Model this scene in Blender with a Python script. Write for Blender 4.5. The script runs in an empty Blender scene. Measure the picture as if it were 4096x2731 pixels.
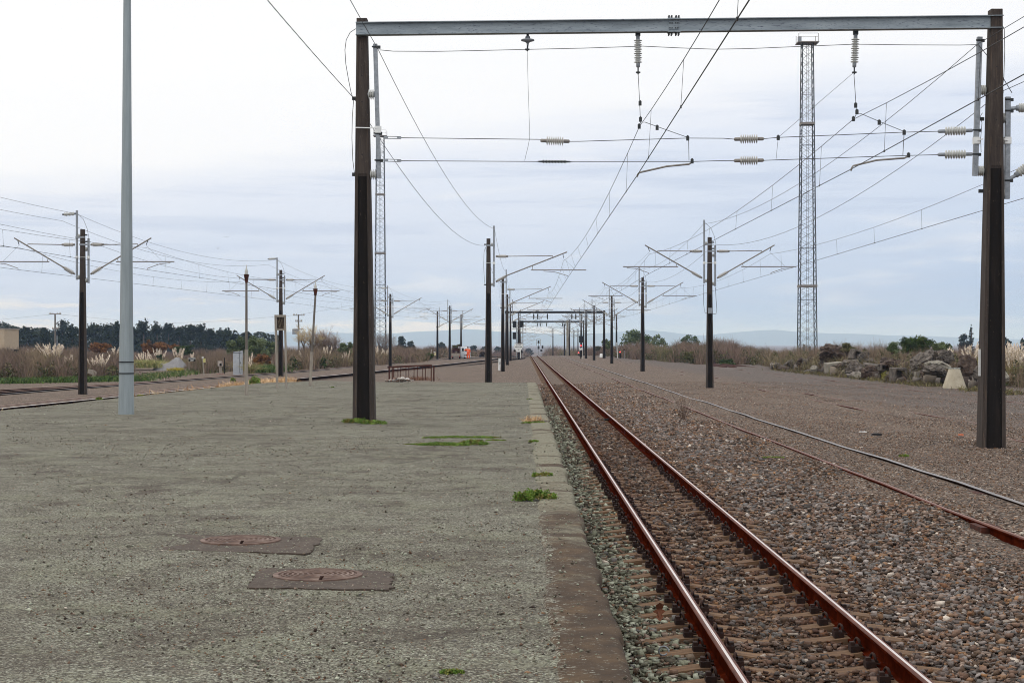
import bpy, bmesh, math, random
import numpy as np
from mathutils import Vector, Matrix, Euler
random.seed(7); R = np.random.default_rng(11)
C = bpy.context.scene.collection
F, UV, VV, HC = 3900.0, 1203.0, 790.0, 1.6      # focal length in photo pixels, vanishing point, eye height above the platform

def P(u, v, k):                                  # photo pixel at depth k*F -> world point
    return Vector(((u - UV) * k, F * k, HC - (v - VV) * k))
def G(u, v, z):                                  # photo pixel on the level z
    return P(u, v, (HC - z) / (v - VV))

# ------------------------------------------------------------------ objects
def tag(o, label=None, cat=None, group=None, kind=None):
    if label: o['label'] = label
    if cat: o['category'] = cat
    if group: o['group'] = group
    if kind: o['kind'] = kind
    return o
def empty(name, loc=(0, 0, 0), label=None, cat=None, group=None):
    o = bpy.data.objects.new(name, None); C.objects.link(o); o.location = loc; o.empty_display_size = .2
    return tag(o, label, cat, group)
def wloc(p):
    v = Vector((0, 0, 0))
    while p is not None: v += Vector(p.location); p = p.parent
    return v
def link(name, me, mats, parent=None, loc=None):
    for m in (mats if isinstance(mats, (list, tuple)) else [mats]): me.materials.append(m)
    o = bpy.data.objects.new(name, me); C.objects.link(o)
    if parent is not None: o.parent = parent
    elif loc is not None: o.location = loc
    return o
class MB:
    def __init__(s): s.v = []; s.f = []; s.m = []; s.sm = []
    def add(s, vs, fs, mi=0, smooth=False):
        n = len(s.v); s.v += [tuple(p) for p in vs]
        s.f += [tuple(i + n for i in f) for f in fs]; s.m += [mi] * len(fs); s.sm += [smooth] * len(fs); return s
    def box(s, c, d, mi=0, rot=None, taper=1.0):
        x, y, z = d[0] / 2, d[1] / 2, d[2] / 2; vs = []
        for sz in (-1, 1):
            t = taper if sz > 0 else 1
            for sx, sy in ((-1, -1), (1, -1), (1, 1), (-1, 1)):
                p = Vector((sx * x * t, sy * y * t, sz * z))
                if rot is not None: p.rotate(rot)
                vs.append(p + Vector(c))
        return s.add(vs, [(3, 2, 1, 0), (4, 5, 6, 7), (0, 1, 5, 4), (1, 2, 6, 5), (2, 3, 7, 6), (3, 0, 4, 7)], mi)
    def frame(s, d):
        d = d.normalized(); up = Vector((0, 0, 1)) if abs(d.z) < .95 else Vector((0, 1, 0))
        a = d.cross(up).normalized(); return a, a.cross(d).normalized()
    def bar(s, p0, p1, w, h, mi=0):
        p0, p1 = Vector(p0), Vector(p1); a, b = s.frame(p1 - p0); vs = []
        for p in (p0, p1):
            for x, y in ((-1, -1), (1, -1), (1, 1), (-1, 1)): vs.append(p + a * (x * w / 2) + b * (y * h / 2))
        return s.add(vs, [(3, 2, 1, 0), (4, 5, 6, 7), (0, 1, 5, 4), (1, 2, 6, 5), (2, 3, 7, 6), (3, 0, 4, 7)], mi)
    def tube(s, pts, r, n=6, mi=0, cap=True):
        pts = [Vector(p) for p in pts]; m = len(pts); rs = r if isinstance(r, (list, tuple)) else [r] * m; vs = []; fs = []
        for i, p in enumerate(pts):
            d = pts[min(i + 1, m - 1)] - pts[max(i - 1, 0)]; a, b = s.frame(d)
            for j in range(n):
                t = 2 * math.pi * (j + .5) / n; vs.append(p + (a * math.cos(t) + b * math.sin(t)) * rs[i])
        for i in range(m - 1):
            for j in range(n):
                k = (j + 1) % n; fs.append((i * n + j, i * n + k, (i + 1) * n + k, (i + 1) * n + j))
        s.add(vs, fs, mi, n > 5)
        if cap: s.add(vs[:n], [tuple(range(n))[::-1]], mi); s.add(vs[-n:], [tuple(range(n))], mi)
        return s
    def lathe(s, p0, p1, prof, n=12, mi=0):      # prof = (fraction along the axis, radius)
        p0, p1 = Vector(p0), Vector(p1)
        return s.tube([p0.lerp(p1, max(1e-4, t) if t < 1 else t) for t, r in prof], [r for t, r in prof], n, mi)
    def build(s, name, mats, parent=None, org=None):
        if parent is not None: o0 = wloc(parent)
        elif org is not None: o0 = Vector(org)
        else:
            a = np.array(s.v); o0 = Vector((a[:, 0].mean(), a[:, 1].mean(), a[:, 2].min()))
        me = bpy.data.meshes.new(name)
        me.from_pydata([(p[0] - o0.x, p[1] - o0.y, p[2] - o0.z) for p in s.v], [], s.f)
        me.polygons.foreach_set('material_index', s.m); me.polygons.foreach_set('use_smooth', s.sm); me.update()
        return link(name, me, mats, parent, o0)
def npmesh(name, V, FA, mats, parent=None, org=(0, 0, 0), col=None, smooth=False, mi=None):
    """big mesh from numpy arrays; FA is (n,3) or (n,4); col is one colour per vertex"""
    V = np.asarray(V, np.float64); FA = np.asarray(FA, np.int32); o0 = wloc(parent) if parent is not None else Vector(org)
    me = bpy.data.meshes.new(name); nf, k = FA.shape
    me.vertices.add(len(V)); me.vertices.foreach_set('co', (V - np.array(o0)).astype(np.float32).ravel())
    me.loops.add(nf * k); me.loops.foreach_set('vertex_index', FA.ravel())
    me.polygons.add(nf); me.polygons.foreach_set('loop_start', np.arange(nf, dtype=np.int32) * k)
    if smooth: me.polygons.foreach_set('use_smooth', np.ones(nf, bool))
    if mi is not None: me.polygons.foreach_set('material_index', np.asarray(mi, np.int32))
    if col is not None:
        a = me.color_attributes.new('col', 'FLOAT_COLOR', 'POINT')
        a.data.foreach_set('color', np.concatenate([col, np.ones((len(V), 1))], 1).astype(np.float32).ravel())
    me.update(calc_edges=True); me.validate()
    return link(name, me, mats, parent, o0)
def dup(o, parent=None):
    c = o.copy(); C.objects.link(c); c.parent = parent
    for ch in [x for x in KIDS.get(o.name, [])]: dup(ch, c)
    return c
KIDS = {}
def index_kids(root):
    KIDS[root.name] = list(root.children)
    for c in root.children: index_kids(c)

# ------------------------------------------------------------------ materials
def S(r, g, b):
    f = lambda c: (c / 255 / 12.92) if c / 255 <= .04045 else ((c / 255 + .055) / 1.055) ** 2.4
    return (f(r), f(g), f(b), 1)
class Mat:
    def __init__(s, name, rough=.8, metal=0.0, spec=.3):
        s.m = bpy.data.materials.new(name); s.m.use_nodes = True; s.nt = s.m.node_tree
        s.b = s.nt.nodes['Principled BSDF']; s.b.inputs['Roughness'].default_value = rough
        s.b.inputs['Metallic'].default_value = metal; s.b.inputs['Specular IOR Level'].default_value = spec
        s.tc = s.n('ShaderNodeTexCoord'); s.vec = s.tc.outputs['Object']
    def n(s, t): return s.nt.nodes.new(t)
    def l(s, a, b): s.nt.links.new(a, b)
    def put(s, sock, v):
        if isinstance(v, bpy.types.NodeSocket): s.l(v, sock)
        else: sock.default_value = v
    def mapv(s, scale, vec=None):
        m = s.n('ShaderNodeMapping'); s.l(vec or s.vec, m.inputs[0]); m.inputs['Scale'].default_value = scale; return m.outputs[0]
    def noise(s, scale, detail=4, rough=.6, vec=None, out='Fac', dist=0.0):
        n = s.n('ShaderNodeTexNoise'); s.l(vec or s.vec, n.inputs['Vector']); n.inputs['Scale'].default_value = scale
        n.inputs['Detail'].default_value = detail; n.inputs['Roughness'].default_value = rough; n.inputs['Distortion'].default_value = dist
        return n.outputs[out]
    def vor(s, scale, feature='F1', out='Distance', vec=None):
        n = s.n('ShaderNodeTexVoronoi'); s.l(vec or s.vec, n.inputs['Vector']); n.feature = feature
        n.inputs['Scale'].default_value = scale; return n.outputs[out]
    def ramp(s, fac, stops, interp='LINEAR'):
        n = s.n('ShaderNodeValToRGB'); s.l(fac, n.inputs[0]); e = n.color_ramp.elements; n.color_ramp.interpolation = interp
        while len(e) < len(stops): e.new(.5)
        for q, (p, c) in zip(e, stops):
            q.position = p; q.color = c if len(c) == 4 else (*c, 1)
        return n.outputs[0]
    def step(s, fac, a, b):
        n = s.n('ShaderNodeMapRange'); n.interpolation_type = 'SMOOTHSTEP'; s.put(n.inputs[0], fac)
        n.inputs[1].default_value = a; n.inputs[2].default_value = b; return n.outputs[0]
    def mix(s, fac, a, b, mode='MIX'):
        n = s.n('ShaderNodeMix'); n.data_type = 'RGBA'; n.blend_type = mode
        s.put(n.inputs[0], fac); s.put(n.inputs[6], a); s.put(n.inputs[7], b); return n.outputs[2]
    def math(s, op, a, b=0.0):
        n = s.n('ShaderNodeMath'); n.operation = op; s.put(n.inputs[0], a); s.put(n.inputs[1], b); return n.outputs[0]
    def sep(s, vec=None):
        n = s.n('ShaderNodeSeparateXYZ'); s.l(vec or s.vec, n.inputs[0]); return n.outputs
    def col(s, v): s.put(s.b.inputs['Base Color'], v); return s
    def rgh(s, v): s.put(s.b.inputs['Roughness'], v); return s
    def bump(s, h, strength=.4, dist=.02):
        n = s.n('ShaderNodeBump'); s.l(h, n.inputs['Height']); n.inputs['Strength'].default_value = strength
        n.inputs['Distance'].default_value = dist; s.l(n.outputs[0], s.b.inputs['Normal']); return s
    def attr(s, name='col'):
        n = s.n('ShaderNodeAttribute'); n.attribute_name = name; return n.outputs['Color']
def noisy(name, stops, scale=6, detail=6, rough=.8, metal=0.0, bump=.2, bscale=40, bdist=.01, stretch=(1, 1, 1), spec=.3, spot=None):
    m = Mat(name, rough, metal, spec); v = m.mapv(stretch)
    c = m.ramp(m.noise(scale, detail, .65, v), stops)
    if spot: c = m.mix(m.step(m.noise(spot[0], 3, .6, v), spot[1], spot[1] + spot[3]), c, spot[2])
    m.col(c)
    if bump: m.bump(m.noise(bscale, 4, .7, v), bump, bdist)
    return m.m
def plain(name, c, rough=.6, metal=0.0, emit=None, var=.25):
    m = Mat(name, rough, metal); dark = tuple(x * (1 - var) for x in c[:3]) + (1,)
    m.col(m.ramp(m.noise(9, 5, .65), [(.3, dark), (.62, c)]))
    if emit: m.b.inputs['Emission Color'].default_value = c; m.b.inputs['Emission Strength'].default_value = emit
    return m.m
def attrmat(name, rough=.9, var=.3, scale=30, spec=.2, trans=0.0):
    m = Mat(name, rough, 0, spec); n = m.noise(scale, 3, .6)
    m.col(m.mix(1.0, m.attr(), m.ramp(n, [(.25, (1 - var,) * 3), (.75, (1 + var,) * 3)]), 'MULTIPLY'))
    return m.m

MT = {}
MT['mast'] = noisy('weathered_concrete', [(.2, S(36, 31, 28)), (.5, S(58, 50, 45)), (.8, S(80, 71, 64))], 3.5, 8, .92, bump=.35, bscale=60, bdist=.006,
                   stretch=(3, 3, .35), spot=(45, .66, S(128, 112, 100), .06))
mm = bpy.data.materials['weathered_concrete']; q_ = Mat.__new__(Mat); q_.m = mm; q_.nt = mm.node_tree; q_.b = q_.nt.nodes['Principled BSDF']; q_.vec = [n for n in q_.nt.nodes if n.type == 'TEX_COORD'][0].outputs['Object']
oldc = q_.b.inputs['Base Color'].links[0].from_socket     # rain streaks and pale worn arrises
q_.col(q_.mix(q_.math('MULTIPLY', q_.step(q_.noise(5, 6, .7, q_.mapv((7, 7, .22))), .54, .7), .5), oldc, S(112, 94, 78)))
MT['mast_dark'] = noisy('stained_shaded_concrete', [(.25, S(9, 7, 6)), (.55, S(22, 17, 14)), (.8, S(44, 36, 31))], 4, 8, .95, bump=.3, bscale=50, bdist=.006,
                        stretch=(3, 3, .3), spot=(30, .68, S(112, 98, 84), .05))  # recess faces: moisture stain plus the recess shade put into the colour
MT['galv'] = noisy('galvanised_steel', [(.3, S(118, 122, 126)), (.6, S(146, 150, 154)), (.8, S(170, 173, 176))], 14, 6, .6, .35, bump=.05, spot=(60, .64, S(96, 98, 106), .08))
MT['beam'] = noisy('speckled_galvanised_steel', [(.3, S(118, 126, 130)), (.55, S(142, 150, 154)), (.8, S(162, 168, 170))], 3, 6, .62, .2, bump=.05,
                   stretch=(.4, 1, 3), spot=(28, .6, S(76, 80, 95), .05))
MT['pole'] = noisy('painted_grey_steel', [(.3, S(126, 134, 136)), (.7, S(146, 154, 156))], 2, 5, .5, .1, bump=.03, stretch=(5, 5, .4), spot=(70, .7, S(120, 130, 135), .05))
MT['ceramic'] = plain('cream_porcelain', S(184, 184, 178), .35, 0, None, .2)
MT['brown_ceramic'] = plain('pinkish_porcelain', S(178, 174, 166), .4, 0, None, .2)
MT['tube'] = noisy('dull_tube_steel', [(.3, S(104, 98, 92)), (.7, S(146, 140, 132))], 12, 5, .6, .3, bump=.05)
MT['wire'] = plain('dark_wire', S(58, 58, 58), .55, .4)
MT['fitting'] = plain('dark_fitting', S(62, 64, 64), .6, .5)
MT['white'] = plain('white_paint', S(222, 222, 218), .6, 0, None, .15)
MT['black'] = plain('black_paint', S(16, 16, 17), .6)
MT['rust'] = noisy('rusty_steel', [(.25, S(38, 18, 13)), (.5, S(66, 32, 22)), (.8, S(98, 52, 36))], 9, 8, .85, .1, bump=.3, bscale=70, bdist=.004)
MT['timber'] = noisy('grey_timber', [(.3, S(118, 108, 96)), (.7, S(158, 150, 138))], 10, 6, .9, bump=.3, bscale=30, stretch=(2, 2, .2))
MT['postdark'] = noisy('old_timber', [(.3, S(80, 74, 68)), (.7, S(120, 113, 105))], 8, 6, .9, bump=.3, bscale=30, stretch=(3, 3, .2))
MT['leaf'] = attrmat('leaf', .75, .3, 3)
MT['stalk'] = attrmat('dry_stalk', .9, .2, 3)
MT['plume'] = attrmat('plume', .95, .12, 20)
MT['stone'] = attrmat('broken_stone', .9, .28, 45, .25)
MT['bark'] = noisy('bark', [(.3, S(60, 50, 42)), (.7, S(104, 90, 78))], 6, 6, .9)
MT['tower'] = plain('tower_steel', S(54, 56, 57), .7, .2, None, .4)

# rail steel: rusty sides, a worn shiny running band on top
m = Mat('rail_side', .95, .0, 0); z = m.sep()[2]
rc = m.ramp(m.noise(5, 8, .7), [(.25, S(26, 8, 3)), (.5, S(58, 18, 7)), (.78, S(92, 36, 17))]); m.col(rc); m.bump(m.noise(90, 3), .12, .002); MT['rail_side'] = m.m
MT['rail_dark'] = noisy('dark_rail_side', [(.25, S(16, 11, 9)), (.6, S(34, 22, 17)), (.85, S(62, 36, 25))], 5, 7, .95, bump=.1, spec=0)
def railtop(name, shine, rusty, metal=.7):
    m = Mat(name, .35, metal, .4 if metal > .5 else .08)
    v = m.mapv((30, .25, 30)); w = m.step(m.noise(6, 6, .7, v), .46, .74)
    m.col(m.mix(w, shine, rusty)); m.rgh(m.math('ADD', m.math('MULTIPLY', w, .25), .3)); m.bump(m.noise(60, 3), .08, .002); return m.m
MT['rail_top'] = railtop('rail_running_band', S(224, 214, 208), S(140, 104, 86))
MT['rail_edge'] = noisy('rail_worn_edge', [(.3, S(64, 29, 17)), (.7, S(104, 58, 40))], 7, 6, .55, 0, bump=.05, stretch=(3, .5, 3), spec=.12)
MT['rail_top_grey'] = railtop('rail_grey_band', S(128, 124, 123), S(86, 72, 66), .2)
MT['rail_top_rusty'] = railtop('rail_rusty_band', S(132, 98, 82), S(86, 50, 36), .1)
MT['sleeper'] = noisy('stained_sleeper', [(.25, S(62, 46, 33)), (.5, S(100, 76, 55)), (.8, S(156, 124, 92))], 5, 8, .92, bump=.5, bscale=35, bdist=.01, stretch=(.5, 3, 3), spot=(18, .6, S(70, 58, 50), .1))

# gravel yard and lichen covered platform: cells of single stones over broad patches
def stones(name, pal, scale, patches, gap, lichen=None, bumps=(.9, .03)):
    m = Mat(name, .93, 0, .2); X, Y, Z = m.sep()
    w = m.mix(.08, m.vec, m.noise(9, 2, .5, None, 'Color'), 'ADD')
    cell = m.vor(scale, 'F1', 'Color', w); d = m.vor(scale, 'F1', 'Distance', w)
    rnd = m.sep(cell)[0]; c = m.ramp(rnd, pal)
    c2 = m.ramp(m.sep(m.vor(scale * 2.7, 'F1', 'Color'))[1], pal); c = m.mix(m.step(m.noise(3.1, 4, .6), .4, .62), c, c2)
    for s_, lo, hi, colr, amt in patches:
        c = m.mix(m.math('MULTIPLY', m.step(m.noise(s_, 5, .62), lo, hi), amt), c, colr)
    if lichen: c = lichen(m, c, X, Y)
    c = m.mix(m.math('MULTIPLY', m.step(d, gap[0], gap[1]), gap[2]), c, gap[3])
    m.col(c); h = m.math('SUBTRACT', m.math('MULTIPLY', m.noise(scale * 3, 3), .35), d); m.bump(h, bumps[0], bumps[1]); return m.m
def yard(m, c, X, Y):
    grey = m.math('MULTIPLY', m.math('MULTIPLY', m.step(m.math('ADD', X, m.math('MULTIPLY', m.noise(.35, 3), 5.0)), 13.5, 17), m.step(X, 30, 24)), .65)   # the compacted grey road by the rubble
    c = m.mix(grey, c, m.ramp(m.noise(14, 4), [(.3, S(88, 80, 76)), (.7, S(128, 120, 116))]))
    lich = m.math('SUBTRACT', m.step(X, .44, .45), m.step(m.math('ADD', X, m.math('MULTIPLY', m.noise(2.2, 4), 1.0)), 1.5, 2.0))
    return m.mix(m.math('MULTIPLY', m.math('MULTIPLY', m.math('MAXIMUM', lich, 0.0), m.step(Y, 72, 50)), .6), c, m.ramp(m.noise(30, 4), [(.3, S(96, 94, 80)), (.7, S(146, 146, 126))]))
MT['ground'] = stones('gravel_ground', [(0, S(60, 49, 40)), (.25, S(98, 81, 69)), (.5, S(130, 111, 96)), (.7, S(134, 104, 82)), (.85, S(160, 146, 131)), (1, S(210, 199, 184))], 19,
                      [(.5, .45, .7, S(108, 89, 75), .5), (2.5, .5, .66, S(82, 68, 58), .4), (7, .56, .68, S(142, 130, 118), .4), (11, .56, .66, S(62, 52, 45), .45)], (.35, .62, .75, S(34, 28, 24)), yard)
def plat(m, c, X, Y):
    # crusty pale lichen over bare brown grit, in ragged patches
    cov = m.step(m.math('ADD', m.noise(1.4, 8, .72), m.math('MULTIPLY', m.noise(.22, 3), .35)), .58, .74); fine = m.step(m.noise(48, 5, .8), .47, .56)
    c = m.mix(m.math('MULTIPLY', m.math('MULTIPLY', m.math('ADD', m.math('MULTIPLY', cov, .65), .35), fine), .85), c, m.ramp(m.noise(70, 2), [(.35, S(130, 131, 113)), (.65, S(182, 183, 166))]))
    bare = m.step(m.noise(.9, 9, .74, m.mapv((1, .8, 1))), .555, .63); c = m.mix(m.math('MULTIPLY', bare, .62), c, m.ramp(m.noise(34, 4, .7), [(.3, S(50, 42, 35)), (.6, S(86, 74, 64)), (.8, S(120, 110, 98))]))
    crack = m.vor(.32, 'DISTANCE_TO_EDGE', 'Distance', m.mix(.35, m.vec, m.noise(1.2, 5, .6, None, 'Color'), 'ADD'))
    c = m.mix(m.math('MULTIPLY', m.math('MULTIPLY', m.step(crack, .018, .004), m.step(m.noise(.4, 2), .5, .62)), .45), c, S(52, 44, 37))
    return c
MT['platform'] = stones('lichen_gravel', [(0, S(38, 32, 26)), (.25, S(72, 63, 53)), (.5, S(100, 92, 79)), (.72, S(120, 114, 99)), (.88, S(150, 147, 131)), (1, S(194, 192, 176))], 58,
                        [(.28, .45, .66, S(76, 66, 55), .85), (.09, .46, .6, S(92, 84, 72), .4), (1.1, .5, .62, S(136, 136, 114), .6), (2.6, .53, .64, S(76, 64, 52), .6), (6, .55, .64, S(66, 56, 46), .6), (9, .55, .64, S(150, 150, 128), .5), (16, .56, .64, S(52, 45, 37), .5)], (.4, .7, .7, S(52, 46, 40)), plat, (.8, .018))
m = Mat('coping_concrete', .9, 0, .25); X, Y, Z = m.sep()
c = m.ramp(m.noise(2.5, 7, .7), [(.25, S(42, 32, 22)), (.5, S(66, 51, 36)), (.75, S(94, 74, 50))])
fl = m.step(m.math('ADD', m.math('ADD', m.noise(42, 6, .76, m.mapv((.6, 1, 1))), m.math('MULTIPLY', m.noise(3.3, 4), .22)), m.math('MULTIPLY', m.step(X, .3, .15), .07)), .70, .76); c = m.mix(m.math('MULTIPLY', fl, .85), c, m.ramp(m.noise(80, 2), [(.35, S(112, 112, 98)), (.65, S(176, 176, 162))]))
pale = m.math('MULTIPLY', m.step(m.math('ADD', m.math('MULTIPLY', Y, .03), m.math('ADD', m.math('MULTIPLY', m.noise(.55, 3), .8), m.math('MULTIPLY', m.noise(7, 5, .7), .5))), 1.05, 1.28), .95)
dark2 = m.step(m.noise(1.1, 2, .5, m.mapv((.3, 1, 1))), .55, .6)
c = m.mix(m.math('MULTIPLY', pale, m.math('SUBTRACT', 1.0, dark2)), c, m.ramp(m.noise(40, 4), [(.3, S(78, 72, 58)), (.48, S(112, 108, 90)), (.62, S(128, 125, 107)), (.75, S(150, 148, 130))]))
m.col(c); m.bump(m.noise(45, 5, .7), .5, .012); MT['coping'] = m.m
# ------------------------------------------------------------------ camera, sky, sun
cam = bpy.data.cameras.new('camera'); co = bpy.data.objects.new('camera', cam); C.objects.link(co)
co.location = (0, 0, HC); co.rotation_euler = (math.radians(90), 0, 0)
cam.sensor_width = 36; cam.lens = F / 2352 * 36; cam.shift_x = (1176 - UV) / 2352; cam.shift_y = (VV - 784) / 2352
cam.clip_start = .2; cam.clip_end = 20000
sc = bpy.context.scene; sc.camera = co
SUN_EL, SUN_AZ = math.radians(46), math.radians(-48)       # azimuth from +Y towards +X
world = bpy.data.worlds.new('World'); sc.world = world; world.use_nodes = True; nt = world.node_tree
for n in list(nt.nodes): nt.nodes.remove(n)
class WMat(Mat):
    def __init__(s, nt): s.nt = nt; s.tc = s.n('ShaderNodeTexCoord'); s.vec = s.tc.outputs['Generated']
w = WMat(nt)
sky = w.n('ShaderNodeTexSky'); sky.sky_type = 'NISHITA'; sky.sun_disc = False; sky.sun_elevation = SUN_EL; sky.sun_rotation = SUN_AZ
sky.air_density = 1.5; sky.dust_density = 2
bg1 = w.n('ShaderNodeBackground'); w.l(sky.outputs[0], bg1.inputs[0]); bg1.inputs[1].default_value = .08
X, Y, Z = w.sep()
el = w.math('ABSOLUTE', Z)
wav = w.noise(2.2, 4, .55, w.mapv((1.6, 1.6, 9)))
ez = w.math('ADD', w.math('ADD', el, w.math('MULTIPLY', w.math('SUBTRACT', wav, .5), .08)), w.math('MULTIPLY', X, -.10))
base = w.ramp(ez, [(0, S(178, 199, 230)), (.03, S(196, 212, 237)), (.068, S(209, 221, 242)), (.105, S(226, 233, 248)), (.138, S(250, 251, 255)), (.18, S(254, 254, 255)), (.3, (1.0, 1.0, 1.01, 1)), (.7, (1.2, 1.2, 1.22, 1))])
st = w.noise(3.2, 6, .58, w.mapv((2.2, 2.2, 16)), dist=.6)
base = w.mix(w.math('MULTIPLY', w.step(st, .52, .74), .4), base, S(250, 250, 252))
st2 = w.noise(5, 5, .6, w.mapv((1.5, 1.5, 22)))
base = w.mix(w.math('MULTIPLY', w.math('MULTIPLY', w.step(st2, .48, .7), .5), w.step(ez, .14, .09)), base, S(188, 202, 228))
lowc = w.math('MULTIPLY', w.step(w.noise(7, 6, .6, w.mapv((1.4, 1.4, 12))), .5, .62), w.ramp(el, [(0, (1, 1, 1)), (.012, (1, 1, 1)), (.022, (.7, .7, .7)), (.034, (0, 0, 0))]))
base = w.mix(w.math('MULTIPLY', lowc, w.step(X, .18, -.1)), base, S(246, 242, 236))
base = w.mix(1.0, base, w.ramp(w.math('MULTIPLY', Y, -1), [(.0, (1, 1, 1)), (.5, (1.45, 1.45, 1.45))]), 'MULTIPLY')   # sky brightened behind the camera to light the faces turned towards it
bg2 = w.n('ShaderNodeBackground'); w.l(base, bg2.inputs[0]); bg2.inputs[1].default_value = 1.08
ms = w.n('ShaderNodeMixShader'); ms.inputs[0].default_value = .9; w.l(bg1.outputs[0], ms.inputs[1]); w.l(bg2.outputs[0], ms.inputs[2])
out = w.n('ShaderNodeOutputWorld'); w.l(ms.outputs[0], out.inputs[0])
sun = bpy.data.lights.new('sun', 'SUN'); so = bpy.data.objects.new('sun', sun); C.objects.link(so)
sun.energy = .9; sun.angle = math.radians(25); sun.color = (1, .96, .9)
sd = Vector((math.sin(SUN_AZ) * math.cos(SUN_EL), math.cos(SUN_AZ) * math.cos(SUN_EL), math.sin(SUN_EL)))
so.rotation_euler = sd.to_track_quat('Z', 'Y').to_euler(); so.location = (0, 0, 60)
vs = sc.view_settings; vs.view_transform = 'Standard'; vs.look = 'None'; vs.exposure = 0.0; vs.gamma = 1
sc.cycles.max_bounces = 5; sc.cycles.diffuse_bounces = 2; sc.cycles.glossy_bounces = 2; sc.cycles.transparent_max_bounces = 4
sc.cycles.volume_bounces = 2; sc.cycles.use_denoising = True; sc.cycles.denoising_prefilter = 'ACCURATE'; sc.cycles.filter_width = 1.0; sc.cycles.caustics_reflective = False

# ------------------------------------------------------------------ curves of the left hand tracks
def smooth_path(pts, zs=None, y0=None, y1=None, n=400, win=31):
    p = np.array(pts, float); y = np.linspace(p[0, 0], p[-1, 0], n); x = np.interp(y, p[:, 0], p[:, 1]); z = np.interp(y, p[:, 0], p[:, 2])
    ker = np.hanning(win); ker /= ker.sum(); q = lambda a: np.convolve(np.pad(a, win // 2, 'reflect', reflect_type='odd'), ker, 'valid')
    return y, q(x), q(z)
NR = smooth_path([(20, -20.9, -.7), (50, -19.4, -.7), (62.6, -18.7, -.7), (75, -17.87, -.7), (94.4, -16.5, -.7), (108.5, -15.55, -.7), (136.4, -13.3, -.7), (146, -12.5, -.69), (179, -9.1, -.6),
                  (189.4, -8.22, -.58), (227.5, -5.15, -.5), (262, -2.9, -.48), (280, -1.6, -.48), (305, .4, -.48), (330, 1.36, -.55)])
FC = smooth_path([(20, -26.6, -.7), (66, -25.2, -.7), (77, -24.7, -.7), (88.5, -23.8, -.7), (99.5, -22.7, -.7), (126, -20.3, -.7), (146, -18.6, -.68), (166, -17.2, -.66), (183, -16.1, -.62), (211, -14.0, -.58), (242, -10.9, -.5),
                  (265, -7.8, -.48), (290, -4.6, -.48), (310, -2.8, -.5), (330, -1.6, -.56)])
XN = lambda Y: np.interp(Y, NR[0], NR[1]); ZN = lambda Y: np.interp(Y, NR[0], NR[2])
sstep = lambda t: np.clip(t, 0, 1) ** 2 * (3 - 2 * np.clip(t, 0, 1))
def drop(Y): return -.0135 * np.clip(Y - 306, 0, 560) * sstep((Y - 296) / 40)
def zplat(X, Y):
    d = X - XN(Y); r = -.62 * sstep((Y - 62) / 46); s = -.93 * (1 - sstep((d - .5) / 7.5)); return np.minimum(r, s)
GX = np.array([.45, .56, .9, 1.1, 2.9, 3.15, 3.9, 4.8, 5.3, 6.6, 8, 20, 26, 60, 200]); GZ = np.array([-.70, -.69, -.67, -.665, -.665, -.63, -.575, -.545, -.515, -.515, -.53, -.5, -.4, -.2, 0])
def gz(X, Y):
    X, Y = np.broadcast_arrays(np.asarray(X, float), np.asarray(Y, float)); d = X - XN(Y)
    right = np.interp(X, GX, GZ); wob = .018 * np.sin(X * 1.7 + Y * .31) + .014 * np.sin(Y * .9 - X * .8)
    right = right + wob * ((X > 3.2) & ((X < 5.1) | (X > 6.8)))
    under = zplat(X, Y); left = np.where(Y < 74, under - .3, under - .3 + .29 * sstep((Y - 74) / 8))
    bed = sstep((260 - Y) / 60); left = np.where(d < 1.3, left * (1 - bed) + (-1.0) * bed, left)
    left = np.where(d < -9, -.85, left)
    z = np.where(X > .44, right, left)
    return z + drop(Y) - .1 * np.exp(-((X - 5.45) / .42) ** 2 - ((Y - 18.6) / 1.8) ** 2)

# ------------------------------------------------------------------ ground, hills, platform
def grid(name, xs, ys, zf, mats, kind='structure', smooth=True):
    Xg, Yg = np.meshgrid(xs, ys); V = np.stack([Xg, Yg, zf(Xg, Yg)], -1).reshape(-1, 3); nx, ny = len(xs), len(ys)
    i = np.arange(nx - 1)[None, :] + np.arange(ny - 1)[:, None] * nx; FA = np.stack([i, i + 1, i + 1 + nx, i + nx], -1).reshape(-1, 4)
    o = npmesh(name, V, FA, mats, smooth=smooth); o['kind'] = kind; return o
xs = np.unique(np.concatenate([np.linspace(-60, 60, 121), np.linspace(.45, 9, 60), GX[:-1], [-6800, -4400, -3000, -1950, -1400, -900, -400, -200, -120, -90, 90, 140, 250, 500, 1000, 1450, 1950, 3000, 4400, 6800]]))
ys = np.unique(np.concatenate([np.linspace(-20, 110, 131), np.linspace(112, 340, 70), np.linspace(350, 900, 30), [1100, 1500, 2200, 3200, 4130, 6000, 8000, 11000, 15700]]))
grid('ground', xs, ys, gz, MT['ground'])
def hill_z(X, Y):
    t = np.exp(-((Y - 14000) / 900.) ** 2); u = X / 14000 * F + UV
    h = np.interp(u, [-200, 200, 500, 700, 905, 940, 1000, 1060, 1110, 1160, 1180, 1230, 1300, 1400, 1480, 1560, 1620, 1700, 1780, 1860, 2000, 2352, 2600],
                  [758, 768, 764, 762, 766, 762, 759.5, 756, 758, 762, 760, 765, 768, 764, 757, 766, 770, 762, 757, 764, 768, 780, 790])
    return -8 + t * ((VV - h) / F * 14000 + HC + 8 + 3 * np.sin(X / 270.) * np.sin(X / 83. + Y / 260.))
hm = noisy('bush_covered_hill', [(.3, S(52, 62, 54)), (.7, S(84, 92, 76))], .01, 6, .95, bump=0)
grid('hills', np.linspace(-6700, 6700, 300), np.linspace(11800, 15600, 30), hill_z, hm)

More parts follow.
